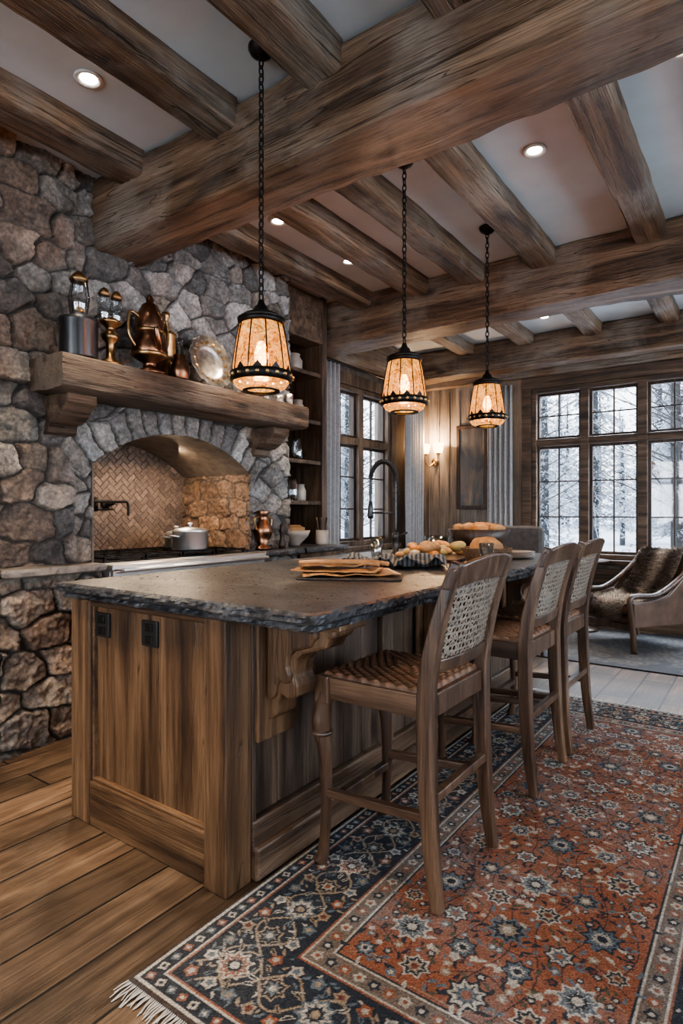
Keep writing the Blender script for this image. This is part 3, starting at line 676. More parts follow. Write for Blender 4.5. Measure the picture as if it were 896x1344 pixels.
def sheet(name,w,h,mat,loc,rz,z0,amp,fr,n=26,thick=.004,skew=0):
    V=[];F=[]; so=random.random()*30
    for i in range(n+1):
        for j in range(n+1):
            x=(i/n-.5)*w;y=(j/n-.5)*h+skew*(i/n-.5)
            z=z0+amp*abs(mn.noise(Vector((x*fr+so,y*fr,1))))+amp*.4*abs(mn.noise(Vector((x*fr*2.5,y*fr*2.5+so,5))))
            V.append((x+.012*mn.noise(Vector((y*8+so,0,0))),y+.012*mn.noise(Vector((x*8+so,3,0))),z))
    for i in range(n):
        for j in range(n):
            a=i*(n+1)+j; F.append((a,a+n+1,a+n+2,a+1))
    o=mesh_obj(name,V,F,mat,smooth=True,loc=loc,rot=(0,0,rz)); m=o.modifiers.new('s','SOLIDIFY'); m.thickness=thick; m.offset=1; return o
with group('leather_placemats',(-1.53,2.16,CZ),.5,1.08):
    box('board',-.17,.24,-.14,.15,0,.010,darkwood,bevel=.003)
    sheet('mat',.38,.24,leather,(.02,.0,0),.25,.011,.012,7); sheet('mat',.34,.20,leather,(-.02,-.01,0),-.1,.026,.014,8); sheet('mat',.30,.15,leather,(-.03,.02,0),.1,.043,.02,9)
    for k,s in ((0,.0),(1,.035)):
        sweep('rolled_edge',smooth_path([(-.17+s,-.06+s,.062),(-.05+s,-.08+s,.066),(.07+s,-.04+s,.062),(.15+s,-.05+s,.055)]),.009,leather)
def stripe():
    m,nt,b,out=nmat('striped_linen'); mp=coords(nt,(1,1,1),False); w=nt.nodes.new('ShaderNodeTexWave'); w.inputs['Scale'].default_value=14; w.bands_direction='X'
    nt.links.new(mp.outputs[0],w.inputs['Vector']); r=ramp(nt,[(.45,(.03,.034,.038)),(.65,(.14,.138,.135))]); nt.links.new(w.outputs[1],r.inputs[0]); nt.links.new(r.outputs[0],b.inputs['Base Color']); b.inputs['Roughness'].default_value=.9; return m
sheet('striped_dishcloth',.52,.34,stripe(),(-1.60,2.72,CZ),.5,.003,.075,9,44,.003)
crust=plain('bread_crust',(.30,.155,.06),.6,0,.4,18,.4); fruitO=plain('orange_fruit',(.42,.17,.04),.45,0,.2,20,.1); fruitG=plain('pear_skin',(.30,.23,.08),.4,0,.3,9,.05); redf=plain('red_fruit',(.22,.05,.03),.35,0,.3,9,.05)
with group('charcuterie_board',(-1.66,3.30,CZ),.2):
    box('board',-.2,.2,-.27,.27,0,.02,darkwood,bevel=.005)
    for k in range(44):
        x=random.uniform(-.16,.16); y=random.uniform(-.23,.23); r=random.uniform(.020,.042)
        blob('food',(r*1.2,r,r*.8),random.choice([crust,fruitO,fruitG,redf,ceram,crust]),(x,y,.02+r*.75+(.03 if k>30 else 0)),.15,2,2)
with group('fruit_bowl',(-1.60,3.84,CZ),0,1.25):
    lathe('bowl',[(0,0),(.07,0),(.075,.012),(.13,.06),(.165,.135),(.157,.137),(.12,.065),(.06,.02),(0,.018)],darkwood,seg=40)
    for k in range(14):
        a=k*2.4; r=.02+.10*(k/14); blob('roll',(.045,.034,.028),random.choice([crust,fruitO,crust]),(r*math.cos(a),r*math.sin(a),.145-.01*(k/14)),.25,3,3,rot=(0,0,k))
with group('glass_bowl',(-1.90,3.82,CZ)):
    lathe('bowl',[(0,0),(.05,0),(.055,.01),(.085,.06),(.09,.12),(.084,.12),(.075,.06),(.0,.02)],jarglass,cap=False)
def tumbler(x,y):
    lathe('drinking_glass',[(0,0),(.03,0),(.034,.01),(.038,.13),(.035,.13),(.031,.012),(0,.012)],jarglass,(x,y,CZ),24,cap=False)
tumbler(-1.16,2.88); tumbler(-1.98,3.15)
with group('bread_basket',(-1.27,3.15,CZ)):
    wick=plain('wicker',(.13,.075,.04),.8,0,.5,60,.8)
    for k in range(8): 
        r=.085+.004*k; sweep('weave',[(r*1.2*math.cos(t),r*math.sin(t),.008+.011*k) for t in np.linspace(0,2*math.pi,25)[:-1]],.007,wick,seg=6,closed=True)
    lathe('bottom',[(0,0),(.095,0),(.095,.008),(0,.008)],wick)
    blob('loaf',(.09,.075,.06),crust,(0,0,.09),.2,3)
with group('small_plate_stack',(-1.28,3.66,CZ)):
    for k in range(4): lathe('plate',[(0,0),(.06,0),(.11,.012),(.112,.016),(.06,.006),(0,.006)],ceram,(0,0,k*.009))
# ------------------------------------------------------------------ STOOLS
caneM=plain('cane_strip',(.215,.178,.14),.5,0,.35,40,.1)
seatM=attrmat('rush_seat',.45,90,.3,.5,.003)
def interp(pts,z):
    for (z0,x0),(z1,x1) in zip(pts,pts[1:]):
        if z<=z1: 
            t=(z-z0)/(z1-z0); t=max(0,t); return x0+(x1-x0)*t
    return pts[-1][1]
def stool(yc,rz=0):
    with group('counter_stool',(-1.05,yc,.0145),rz):
        PX=[(0,.225),(.15,.205),(.35,.19),(.6,.183),(.72,.190),(.85,.215),(.97,.25),(1.07,.285)]
        for s in (-1,1):
            pts=smooth_path([(x,s*(.222-.012*(z/1.07)),z) for z,x in PX],3); n=len(pts)
            rad=[.025+.012*math.sin(math.pi*min(1,p.z/1.07)) for p in pts]
            sweep('back_leg',pts,rad,stoolM,seg=4,sq=True,bevel=.006)
            fl=smooth_path([(-.235,s*.212,0),(-.222,s*.207,.05),(-.214,s*.205,.2),(-.218,s*.206,.38),(-.232,s*.209,.47),(-.226,s*.207,.54),(-.215,s*.205,.60)],4)
            rads=[interp([(0,.026),(.03,.021),(.08,.018),(.2,.019),(.36,.023),(.44,.031),(.49,.036),(.53,.032),(.58,.031),(.61,.030)],p.z) for p in fl]
            sweep('front_leg',fl,rads,stoolM,seg=12)
            lathe('front_collar',[(.028,.44),(.038,.447),(.038,.456),(.028,.463)],stoolM,(-.228,s*.208,0),14,cap=False)
            boxes('front_block',[(-.245,-.185,s*.205-.03,s*.205+.03,.56,.655)],stoolM,bevel=.006)
            sweep('side_stretcher',[(-.21,s*.205,.245),(.20,s*.218,.275)],.021,stoolX,seg=4,sq=True,bevel=.004)
            box('side_rail',-.19,.17,s*.205-.016,s*.205+.016,.575,.65,stoolX,bevel=.005)
        box('front_rail',-.232,-.198,-.19,.19,.575,.65,stoolM,bevel=.005); box('rear_rail',.165,.197,-.19,.19,.575,.65,stoolM,bevel=.005)
        sweep('front_stretcher',[(-.215,-.2,.20),(-.215,.2,.20)],.021,stoolM,seg=4,sq=True,bevel=.004)
        sweep('rear_stretcher',[(.195,-.21,.33),(.195,.21,.33)],.021,stoolM,seg=4,sq=True,bevel=.004)
        nu=nv=96; U,V_=np.meshgrid(np.linspace(-1,1,nu),np.linspace(-1,1,nv),indexing='ij')
        d=np.maximum(np.abs(U),np.abs(V_)); edge=np.clip((1-d)/.10,0,1); edge=np.sqrt(1-(1-edge)**2)
        q=np.where(np.abs(U)>np.abs(V_),V_,U); p=np.where(np.abs(U)>np.abs(V_),U,V_)
        w=np.abs(np.sin(p*38)); w2=np.sin(q*26+np.floor(p*38/math.pi)*math.pi)
        H=.632+.035*edge+.006*(1-d)-.004*(w<.35)+.003*w2
        C=np.array((.155,.074,.042))*(.3+.9*w)[...,None]*(.6+.6*(w2*.5+.5))[...,None]*(.7+.6*fbm(U*6,V_*6,3,3))[...,None]
        tr=np.clip(fbm(U*2,V_*2,2,8)*1.6-.4,0,1)[...,None]; C=C*(1-tr*.5)+np.array((.13,.09,.058))*tr*.5*(.3+.8*w)[...,None]
        co=np.stack([-.025+U*.205,V_*.212,H],-1); grid_mesh('woven_seat',nu,nv,co,C,None,seatM)
        N=14
        V=[];F=[]
        for i in range(N+1):
            t=i/N*2-1; y=t*.235; bow=.028*(1-t*t); zt=1.055+.03*(1-t*t)-.010*max(0,abs(t)-.8)*5*.4; zb=.985+.018*(1-t*t)
            for (z,dx) in ((zb,-.014),(zt,-.010),(zt,.012),(zb,.014)):
                V.append((interp(PX,z)+bow+dx,y,z))
        for i in range(N):
            for k in range(4):
                k2=(k+1)%4; F.append((i*4+k,i*4+k2,(i+1)*4+k2,(i+1)*4+k))
        F+=[(3,2,1,0),tuple(N*4+k for k in range(4))]
        mesh_obj('crest_rail',V,F,stoolM,bevel=.006)
        V=[];F=[]
        for i in range(N+1):
            t=i/N*2-1; y=t*.205; bow=.022*(1-t*t)
            for (z,dx) in ((.715,-.012),(.76,-.012),(.76,.012),(.715,.012)): V.append((interp(PX,z)+bow+dx,y,z))
        for i in range(N):
            for k in range(4):
                k2=(k+1)%4; F.append((i*4+k,i*4+k2,(i+1)*4+k2,(i+1)*4+k))
        F+=[(3,2,1,0),tuple(N*4+k for k in range(4))]
        mesh_obj('lower_back_rail',V,F,stoolM,bevel=.005)
        lst=[]
        def surf(y,z,off=0): 
            t=y/.21; return (interp(PX,z)+.025*(1-t*t)+off,y,z)
        def strip(pts,wid,off):
            Vs=[];Fs=[]
            for a,(y,z) in enumerate(pts):
                if a<len(pts)-1: ty,tz=pts[a+1][0]-y,pts[a+1][1]-z
                l=math.hypot(ty,tz); ny,nz_=-tz/l*wid,ty/l*wid
                Vs+=[surf(y-ny,z-nz_,off),surf(y+ny,z+nz_,off)]
            for a in range(len(pts)-1): Fs.append((2*a,2*a+1,2*a+3,2*a+2))
            return Vs,Fs
        yw,zb,zt=.195,.755,1.0
        st=.0205
        y=-yw
        while y<=yw: lst.append(strip([(y,zb+(zt-zb)*k/6) for k in range(7)],.0036,0)); y+=st
        z=zb
        while z<=zt: lst.append(strip([(-yw+2*yw*k/8,z) for k in range(9)],.0036,.0015)); z+=st
        Hh=zt-zb
        c=-Hh
        while c<2*yw:
            for sg in (1,-1):
                p=[]
                for k in range(9):
                    s=k/8*Hh; yy=-yw+c+s
                    if 0<=c+s<=2*yw: p.append((yy*sg,zb+s))
                if len(p)>1: lst.append(strip(p,.0028,.003 if sg>0 else -.0015))
            c+=st*1.414
        V,F=join_vf(lst); mesh_obj('cane_back',V,F,caneM)
stool(1.885); stool(2.80,.0); stool(3.36)
# ------------------------------------------------------------------ PENDANTS
def amber():
    m=bpy.data.materials.new('amber_seeded_glass'); m.use_nodes=True; nt=m.node_tree; nt.nodes.clear()
    out=nt.nodes.new('ShaderNodeOutputMaterial'); mp=coords(nt,(1,1,1),True)
    v=nz(nt,mp,34,6,1.8,.75); r=ramp(nt,[(.36,(.16,.045,.008)),(.5,(.75,.29,.06)),(.64,(1,.56,.19))]); nt.links.new(v.outputs[0],r.inputs[0])
    e=nt.nodes.new('ShaderNodeEmission'); nt.links.new(r.outputs[0],e.inputs[0]); e.inputs[1].default_value=2.5
    t=nt.nodes.new('ShaderNodeBsdfTransparent'); nt.links.new(r.outputs[0],t.inputs[0])
    g=nt.nodes.new('ShaderNodeBsdfGlossy'); g.inputs['Roughness'].default_value=.15
    m1=nt.nodes.new('ShaderNodeMixShader'); m1.inputs[0].default_value=.42; nt.links.new(e.outputs[0],m1.inputs[1]); nt.links.new(t.outputs[0],m1.inputs[2])
    m2=nt.nodes.new('ShaderNodeMixShader'); m2.inputs[0].default_value=.07; nt.links.new(m1.outputs[0],m2.inputs[1]); nt.links.new(g.outputs[0],m2.inputs[2])
    nt.links.new(m2.outputs[0],out.inputs[0]); return m
amberM=amber(); bulbM=emis('bulb_glow',(1,.60,.26),45)
def pendant(x,y,z,power,ztop=CEIL):
    with group('pendant_lantern',(x,y,z)):
        gp=[(.122,.06),(.118,.10),(.110,.16),(.100,.22),(.088,.275)]
        lathe('amber_glass',gp,amberM,seg=40,cap=False)
        lathe('bottom_band',[(.118,.028),(.130,.03),(.132,.066),(.126,.070),(.118,.066)],iron,seg=40,cap=False)
        lathe('lower_glass',[(.118,.028),(.105,.008),(.075,-.008)],amberM,seg=40,cap=False)
        lathe('finial_ring',[(.06,-.01),(.078,-.012),(.08,-.004),(.062,-.002)],iron,seg=30,cap=False)
        L=[]
        for k in range(20):
            a=2*math.pi*k/20; L.append(lathevf([(0,-.010),(.010,-.004),(.010,.004),(0,.010)],8,None,.131*math.cos(a),.131*math.sin(a),.048))
        V,F=join_vf(L); mesh_obj('band_studs',V,F,brass)
        L=[]
        for k in range(10):
            a=2*math.pi*(k+.5)/10; r0=.124; p=[]
            for da,zz in ((-.16,.07),(.16,.07),(0,.095)): p.append((r0*math.cos(a+da),r0*math.sin(a+da),zz))
            L.append((p,[(0,1,2)]))
        V,F=join_vf(L); mesh_obj('band_points',V,F,iron)
        lathe('top_band',[(.084,.268),(.096,.27),(.100,.290),(.088,.294)],iron,seg=40,cap=False)
        lathe('cap',[(.088,.288),(.100,.295),(.075,.312),(.05,.32),(.035,.33),(.03,.345),(.018,.355),(.012,.375),(0,.378)],iron,seg=32,cap=False)
        for k in range(10):
            a=2*math.pi*k/10; sweep('rib',[((r+.003)*math.cos(a),(r+.003)*math.sin(a),zz) for r,zz in gp],.0030,iron,seg=6)
        lathe('bulb',[(0,.10),(.018,.105),(.028,.125),(.030,.145),(.02,.18),(.013,.20),(0,.21)],bulbM,seg=16); lathe('socket',[(.0,.2),(.016,.2),(.016,.31),(0,.31)],iron,seg=12)
        top=ztop-z; zz=.372; L=[];k=0
        while zz<top-.05:
            pts=[]
            for t in np.linspace(0,2*math.pi,13)[:-1]:
                c=math.cos(t)*.011; s=math.sin(t)*.023
                pts.append((c,0,zz+.018+s) if k%2 else (0,c,zz+.018+s))
            L.append(sweepvf(pts,.0036,5,closed=True)); zz+=.034;k+=1
        V,F=join_vf(L); mesh_obj('chain',V,F,iron,smooth=True)
        lathe('canopy',[(0,top-.055),(.015,top-.05),(.045,top-.03),(.055,top-.012),(.055,top-.001),(0,top-.001)],iron,seg=24)
        l=bpy.data.lights.new('pendant_bulb','POINT'); l.energy=power; l.color=(1,.64,.36); l.shadow_soft_size=.03
        o=bpy.data.objects.new('bulb_light',l); link(o); o.location=(0,0,.075)
pendant(-1.75,1.87,1.755,32); pendant(-1.66,2.93,1.80,28); pendant(-1.59,3.96,1.835,28)
trimwhite=plain('can_trim',(.6,.58,.55),.4,0,.05,5,0); canE=emis('can_lamp',(1,.93,.82),40)
def can(x,y,p=45,size=1.1,z=CEIL,tilt=None):
    with group('recessed_downlight',(x,y,z)):
        lathe('trim',[(.036,-.001),(.062,-.002),(.064,-.009),(.048,-.012),(.038,-.004)],trimwhite,seg=28,cap=False)
        lathe('lamp',[(0,-.004),(.038,-.004),(.038,-.001),(0,-.001)],canE,seg=28)
        l=bpy.data.lights.new('downlight','SPOT'); l.energy=p; l.color=(1,.81,.60); l.spot_size=size; l.spot_blend=.5; l.shadow_soft_size=.05
        o=bpy.data.objects.new('spot',l); link(o); o.location=(0,0,-.03)
can(-2.51,1.55,140); can(-1.04,3.26,50); can(-2.70,3.05,150); can(-2.68,3.86,90); can(-1.85,6.1,70); can(-1.15,5.6,60); can(-2.55,5.39,80)
can(-2.53,.55,220,1.15); can(-.61,.9,55,1.3); can(-1.33,.30,160); can(-.3,2.9,40)
with group('wall_sconce',(-3.50,YF-.012,1.98)):
    lathe('plate',[(0,0),(.045,0),(.05,.012),(.02,.02),(0,.02)],brass,rot=(math.pi/2,0,0),loc=(0,0,-.1)); 
    sh=emis('sconce_shade',(1,.60,.28),9)
    for s in (-1,1):
        sweep('arm',smooth_path([(0,-.02,-.1),(s*.04,-.09,-.16),(s*.085,-.11,-.10),(s*.085,-.11,-.02)]),.008,brass)
        lathe('shade',[(.045,-.0),(.06,.05),(.07,.12)],sh,(s*.095,-.11,0),24,cap=False); lathe('cup',[(0,-.02),(.02,-.02),(.035,0),(0,0)],brass,(s*.09,-.11,0))
    l=bpy.data.lights.new('sconce_bulb','POINT'); l.energy=36; l.color=(1,.64,.36); l.shadow_soft_size=.05
    o=bpy.data.objects.new('sconce_light',l); link(o); o.location=(0,-.16,.16)
for y in (2.38,2.93):
    l=bpy.data.lights.new('hood_lamp','AREA'); l.energy=7; l.color=(1,.76,.52); l.size=.10
    o=bpy.data.objects.new('hood_lamp',l); COL.objects.link(o); o.location=(-3.62,y,1.70); o.rotation_euler=(0,math.radians(-14),0)
def artm():
    m,nt,b,out=nmat('landscape_painting'); mp=coords(nt,(4,4,1.6),False); n=nz(nt,mp,1.5,6,1.0); r=ramp(nt,[(.3,(.04,.04,.045)),(.5,(.10,.09,.08)),(.65,(.20,.13,.08)),(.8,(.3,.28,.26))]); nt.links.new(n.outputs[0],r.inputs[0]); nt.links.new(r.outputs[0],b.inputs['Base Color']); b.inputs['Roughness'].default_value=.3; return m
with group('framed_painting',(-3.0,YF-.013,1.79)):
    boxes('frame',[(-.20,.20,-.03,0,-.52,-.475),(-.20,.20,-.03,0,.475,.52),(-.20,-.155,-.03,0,-.475,.475),(.155,.20,-.03,0,-.475,.475)],darkwood,bevel=.006)
    box('canvas',-.16,.16,-.018,-.005,-.48,.48,artm())
def curtain(name,p0,p1,z0,z1,n=7,amp=.035):
    p0=Vector(p0);p1=Vector(p1); d=(p1-p0); nrm=Vector((-d.y,d.x)).normalized(); V=[];F=[];N=n*12
    for i in range(N+1):
        t=i/N
        for j in range(9):
            s=j/8; q=p0+d*t+nrm*(amp*math.sin(t*n*2*math.pi)*(.6+.4*s)+.01*math.sin(t*31+s*4))
            V.append((q.x,q.y,z1+(z0-z1)*s))
    for i in range(N):
        for j in range(8):
            a=i*9+j; F.append((a,a+1,a+10,a+9))
    o=mesh_obj(name,V,F,curtM,smooth=True); m=o.modifiers.new('s','SOLIDIFY'); m.thickness=.004; return o
curtain('curtain',(XL+.19,4.62),(XL+.19,4.98),.03,2.74,5)
curtain('curtain',(XL+.19,6.40),(XL+.19,6.80),.03,2.74,6)
curtain('curtain',(-2.76,YF-.13),(-2.45,YF-.13),.03,2.72,5)
sweep('curtain_rod',[(XL+.19,4.55,2.76),(XL+.19,6.85,2.76)],.014,iron)
# ------------------------------------------------------------------ ARMCHAIR
leath=plain('brown_leather',(.085,.048,.030),.38,0,.45,7,.25)
AC=(-1.05,6.12,.013); AR_=math.radians(236); AS=.90
with group('leather_armchair',AC,AR_,AS):
    box('seat_base',-.33,.33,-.30,.30,.22,.34,leath,bevel=.03); box('cushion',-.30,.36,-.27,.27,.34,.45,leath,bevel=.05)
    box('back',-.09,.06,-.31,.31,0,.56,leath,bevel=.05,loc=(-.34,0,.34),rot=(0,math.radians(-14),0))
    for s in (-1,1):
        prism('arm_panel',[(-.40,.24),(.34,.24),(.35,.48),(.1,.50),(-.1,.54),(-.34,.74),(-.44,.78)],s*.345-.02,s*.345+.02,leath,'xz',bevel=.012)
        pth=smooth_path([(.33,s*.345,.0),(.35,s*.345,.25),(.385,s*.345,.50),(.30,s*.345,.545),(.05,s*.345,.545),(-.2,s*.345,.66),(-.42,s*.345,.82),(-.50,s*.345,.92)],5)
        sweep('arm_frame',pth,.028,stoolM,seg=8)
        sweep('rear_leg',[(-.36,s*.33,.26),(-.44,s*.33,0)],[.03,.02],stoolM,seg=4,sq=True)
    box('front_rail',.30,.345,-.33,.33,.20,.27,stoolM,bevel=.01)
def fur(name,loc,rz,sc):
    m=attrmat('fur',.9,40,.1)
    V=[];F=[];C=[]
    n=40
    def base(u,v):
        y=(u-.5)*.52+.02*math.sin(v*21)
        path=[(-.60,.55),(-.56,.86),(-.48,.955),(-.36,.92),(-.22,.62),(-.14,.50),(.08,.485),(.30,.475),(.42,.40),(.43,.30)]
        t=v*(len(path)-1); k=min(int(t),len(path)-2); f=t-k
        x=path[k][0]*(1-f)+path[k+1][0]*f; z=path[k][1]*(1-f)+path[k+1][1]*f
        return Vector((x+.02*mn.noise(Vector((u*5,v*5,0))),y+.03*mn.noise(Vector((v*5,2,0))),z+.035*mn.noise(Vector((u*6,v*6,4)))+.01))
    def colr(u,v):
        k=min(1,max(0,(mn.noise(Vector((u*2.6,v*3.5,7)))*1.5+.55)))
        return (.06+.40*k**2,.04+.34*k**2,.028+.28*k**2)
    for i in range(n+1):
        for j in range(n+1): V.append(base(i/n,j/n)); C.append(colr(i/n,j/n))
    for i in range(n):
        for j in range(n):
            a=i*(n+1)+j; F.append((a,a+n+1,a+n+2,a+1))
    for k in range(18000):
        u=random.random();v=random.random(); p=base(u,v); q=base(u,min(1,v+.02)); r=base(min(1,u+.02),v)
        nn=(r-p).cross(q-p); nn=nn.normalized() if nn.length>1e-9 else Vector((0,0,1))
        if nn.z<0: nn=-nn
        d=Vector((random.uniform(-1,1)+.5,random.uniform(-1,1),random.uniform(-1,.2)))
        tip=p+nn*random.uniform(.012,.035)+d*.028; s=d.cross(nn); s=s.normalized()*.003 if s.length>1e-6 else Vector((.002,0,0))
        b0=len(V); V+=[p-s,p+s,tip]; c=colr(u,v); g=random.uniform(.5,1.7); C+=[tuple(x*g for x in c)]*3; F.append((b0,b0+1,b0+2))
    o=mesh_obj(name,V,F,m,smooth=True,loc=loc,rot=(0,0,rz)); o.scale=(sc,sc,sc)
    a=o.data.color_attributes.new('Col','FLOAT_COLOR','POINT'); a.data.foreach_set('color',np.array([(c[0],c[1],c[2],1) for c in C],np.float32).reshape(-1))
fur('fur_throw',AC,AR_,AS)
greyf=plain('grey_upholstery',(.08,.073,.068),.85,0,.3,30,.2)
def uph(x,y,rz):
    with group('upholstered_chair',(x,y,0.012),rz):
        box('seat',-.25,.25,-.25,.25,.38,.50,greyf,bevel=.035)
        box('back',-.05,.05,-.25,.25,0,.65,greyf,bevel=.04,loc=(-.25,0,.46),rot=(0,math.radians(-8),0))
        for a in (-.21,.21):
            for b_ in (-.21,.21): sweep('leg',[(a,b_,.4),(a*1.08,b_*1.05,0)],[.026,.016],darkwood,seg=4,sq=True)
uph(-1.84,5.35,math.radians(100))
with group('side_table',(-1.62,6.55,.012)):
    lathe('top',[(0,.70),(.27,.70),(.28,.71),(.28,.73),(0,.73)],darkwood,seg=40); lathe('column',[(0,.02),(.03,.02),(.045,.1),(.025,.2),(.03,.4),(.025,.7),(0,.7)],darkwood); lathe('foot',[(0,0),(.18,0),(.17,.02),(.03,.05),(0,.05)],darkwood)
with group('stacked_books',(-1.60,6.52,.743),.3):
    for k,(w,d) in enumerate(((.13,.09),(.12,.085),(.1,.08))): box('book',-w,w,-d,d,k*.03,.028+k*.03,[darkwood,leather,greyf][k],bevel=.003)
# ------------------------------------------------------------------ RUG
RX0,RX1,RY0,RY1=-1.375,.12,.96,4.15
W=RX1-RX0; Lr=RY1-RY0; rs=.0033
nu=int(W/rs)+1; nv=int(Lr/rs)+1
ua=np.linspace(0,W,nu); va=np.linspace(0,Lr,nv)
A,B=np.meshgrid(ua,va,indexing='ij')
NAVY=np.array((.028,.031,.038));RUST=np.array((.200,.076,.043));CREAM=np.array((.32,.28,.23));BLUE=np.array((.092,.110,.124));DRED=np.array((.12,.042,.030));TAN=np.array((.22,.165,.115));GREEN=np.array((.07,.065,.045));BRN=np.array((.05,.035,.028)); PINK=np.array((.33,.18,.13))
C=np.zeros((nu,nv,3)); de=np.minimum(np.minimum(A,W-A),np.minimum(B,Lr-B))
C[:]=RUST
bands=[(0,.012,BRN),(.012,.020,CREAM),(.020,.065,NAVY),(.065,.072,CREAM),(.072,.078,RUST),(.078,.315,NAVY),(.315,.321,RUST),(.321,.328,CREAM),(.328,.385,np.array((.13,.10,.08))),(.385,.391,CREAM),(.391,.399,NAVY)]
for a,b_,c in bands: C[(de>=a)&(de<b_)]=c
def win(cx,cy,r):
    i0=max(0,int((cx-r)/rs));i1=min(nu,int((cx+r)/rs)+2);j0=max(0,int((cy-r)/rs));j1=min(nv,int((cy+r)/rs)+2)
    return slice(i0,i1),slice(j0,j1)
def flower(cx,cy,r,n,cols,rot=0,lay=(1,.8,.52,.28)):
    s=win(cx,cy,r*1.25)
    a=A[s]-cx;b_=B[s]-cy
    if a.size==0: return
    rr=np.hypot(a,b_); th=np.arctan2(b_,a)+rot; pet=1+.16*np.cos(n*th)+.05*np.cos(2*n*th)
    sub=C[s]
    for l,c in zip(lay,cols):
        pp=pet if l>.45 else 1
        sub[rr<r*l*pp]=c
    if r>.03: 
        m=(rr<r*.74)&(rr>r*.34)&(np.abs(np.sin(n*th/2))<.22); sub[m]=cols[0]
def leaf(cx,cy,l,w,ang,c,c2=None):
    s=win(cx,cy,l); a=A[s]-cx;b_=B[s]-cy
    if a.size==0: return
    x=a*math.cos(ang)+b_*math.sin(ang); y=-a*math.sin(ang)+b_*math.cos(ang)
    t=np.clip(x/l,-1,1); y=y-w*.8*(t*t-.5); m=np.abs(y)<w*(1-t*t)*(1)
    m&=np.abs(x)<l; sub=C[s]; sub[m]=c
    if c2 is not None: sub[m&(np.abs(y)<w*.4*(1-t*t))]=c2
def line(pts,w,c):
    for (x0,y0),(x1,y1) in zip(pts,pts[1:]):
        L_=math.hypot(x1-x0,y1-y0); n=max(1,int(L_/(rs*.8)))
        for k in range(n):
            x=x0+(x1-x0)*k/n;y=y0+(y1-y0)*k/n
            i=int(round(x/rs)); j=int(round(y/rs)); q=w
            if 0<=i<nu-q and 0<=j<nv-q: C[i:i+q,j:j+q]=c
rr_=random.Random(5)
fx0,fx1,fy0,fy1=.405,W-.405,.405,Lr-.405; cxm=W/2
def mir(fn,x,y,*a,**k):
    fn(x,y,*a,**k)
    if abs(x-cxm)>.01: fn(2*cxm-x,y,*a,**k)
for ph in range(0,26):
    y0=fy0+ph*.105
    pts=[(fx0+t*(fx1-fx0),y0+.045*math.sin(t*math.pi*4+ph*1.3)) for t in np.linspace(0,1,70)]
    pts=[p for p in pts if fy0<p[1]<fy1]
    line(pts,1,NAVY if ph%2 else TAN)
for xx in np.linspace(.06,.94,7):
    line([(fx0+xx*(fx1-fx0)+.03*math.sin(y*14+xx*9),y) for y in np.linspace(fy0+.01,fy1-.01,260)],1,NAVY)
pal=[[NAVY,CREAM,BLUE,RUST],[CREAM,NAVY,TAN,DRED],[NAVY,BLUE,CREAM,NAVY],[CREAM,BLUE,NAVY,CREAM],[BLUE,NAVY,TAN,CREAM]]
ny=17
for k in range(ny):
    y=fy0+.06+(fy1-fy0-.12)*k/(ny-1)
    offs=(0,.155,.30) if k%2==0 else (.078,.235)
    for q,o in enumerate(offs):
        r=(.052 if (k+q)%2==0 else .038)
        if o>.29: r=.028
        mir(flower,cxm+o,y+.012*math.sin(q*2+k),r,9 if r>.04 else 7,pal[(k*2+q)%5],rot=k)
        for a in range(5):
            an=a*math.pi*2/5+.78; mir(leaf,cxm+o+.066*math.cos(an),y+.062*math.sin(an),.018,.006,an+.5,[NAVY,GREEN,BLUE,CREAM][(a+k)%4])
for k in range(2200):
    x=rr_.uniform(0,(fx1-fx0)/2-.01); y=rr_.uniform(fy0+.012,fy1-.012); t=rr_.random()
    i=int((cxm+x)/rs);j=int(y/rs)
    if np.abs(C[i-3:i+4,j-3:j+4]-RUST).sum()>1.6: continue
    if t<.5: mir(flower,cxm+x,y,rr_.uniform(.008,.015),5,[rr_.choice([NAVY,NAVY,TAN,BLUE,CREAM]),rr_.choice([DRED,CREAM,CREAM])],lay=(1,.5),rot=k)
    else: mir(leaf,cxm+x,y,rr_.uniform(.010,.018),.005,rr_.uniform(0,3),rr_.choice([NAVY,GREEN,NAVY,BLUE]))
def along(inset,step):
    out=[];x0,x1,y0,y1=inset,W-inset,inset,Lr-inset
    n=max(1,round((y1-y0)/step))
    for k in range(n+1): out+= [(x0,y0+(y1-y0)*k/n,k,1),(x1,y0+(y1-y0)*k/n,k,1)]
    n=max(1,round((x1-x0)/step))
    for k in range(1,n): out+= [(x0+(x1-x0)*k/n,y0,k,0),(x0+(x1-x0)*k/n,y1,k,0)]
    return out
for ins,am in ((.196,.062),(.196,-.062)):
    for side in (0,1):
        x=ins if side==0 else W-ins
        line([(x+am*math.sin((y)*22),y) for y in np.linspace(.1,Lr-.1,900)],2,TAN)
        y=ins if side==0 else Lr-ins
        line([(x_,y+am*math.sin(x_*22)) for x_ in np.linspace(.1,W-.1,420)],2,TAN)
bp=[[CREAM,RUST,NAVY,CREAM],[TAN,NAVY,BLUE,CREAM],[BLUE,CREAM,NAVY,TAN],[TAN,NAVY,CREAM,RUST]]
for x,y,k,s in along(.196,.143):
    flower(x,y,.046 if k%2==0 else .036,9 if k%2==0 else 7,bp[k%4],rot=k)
    for a in range(6):
        an=a*math.pi/3+k*.4; leaf(x+.068*math.cos(an),y+.068*math.sin(an),.02,.007,an,[CREAM,BLUE,TAN][a%3],NAVY)
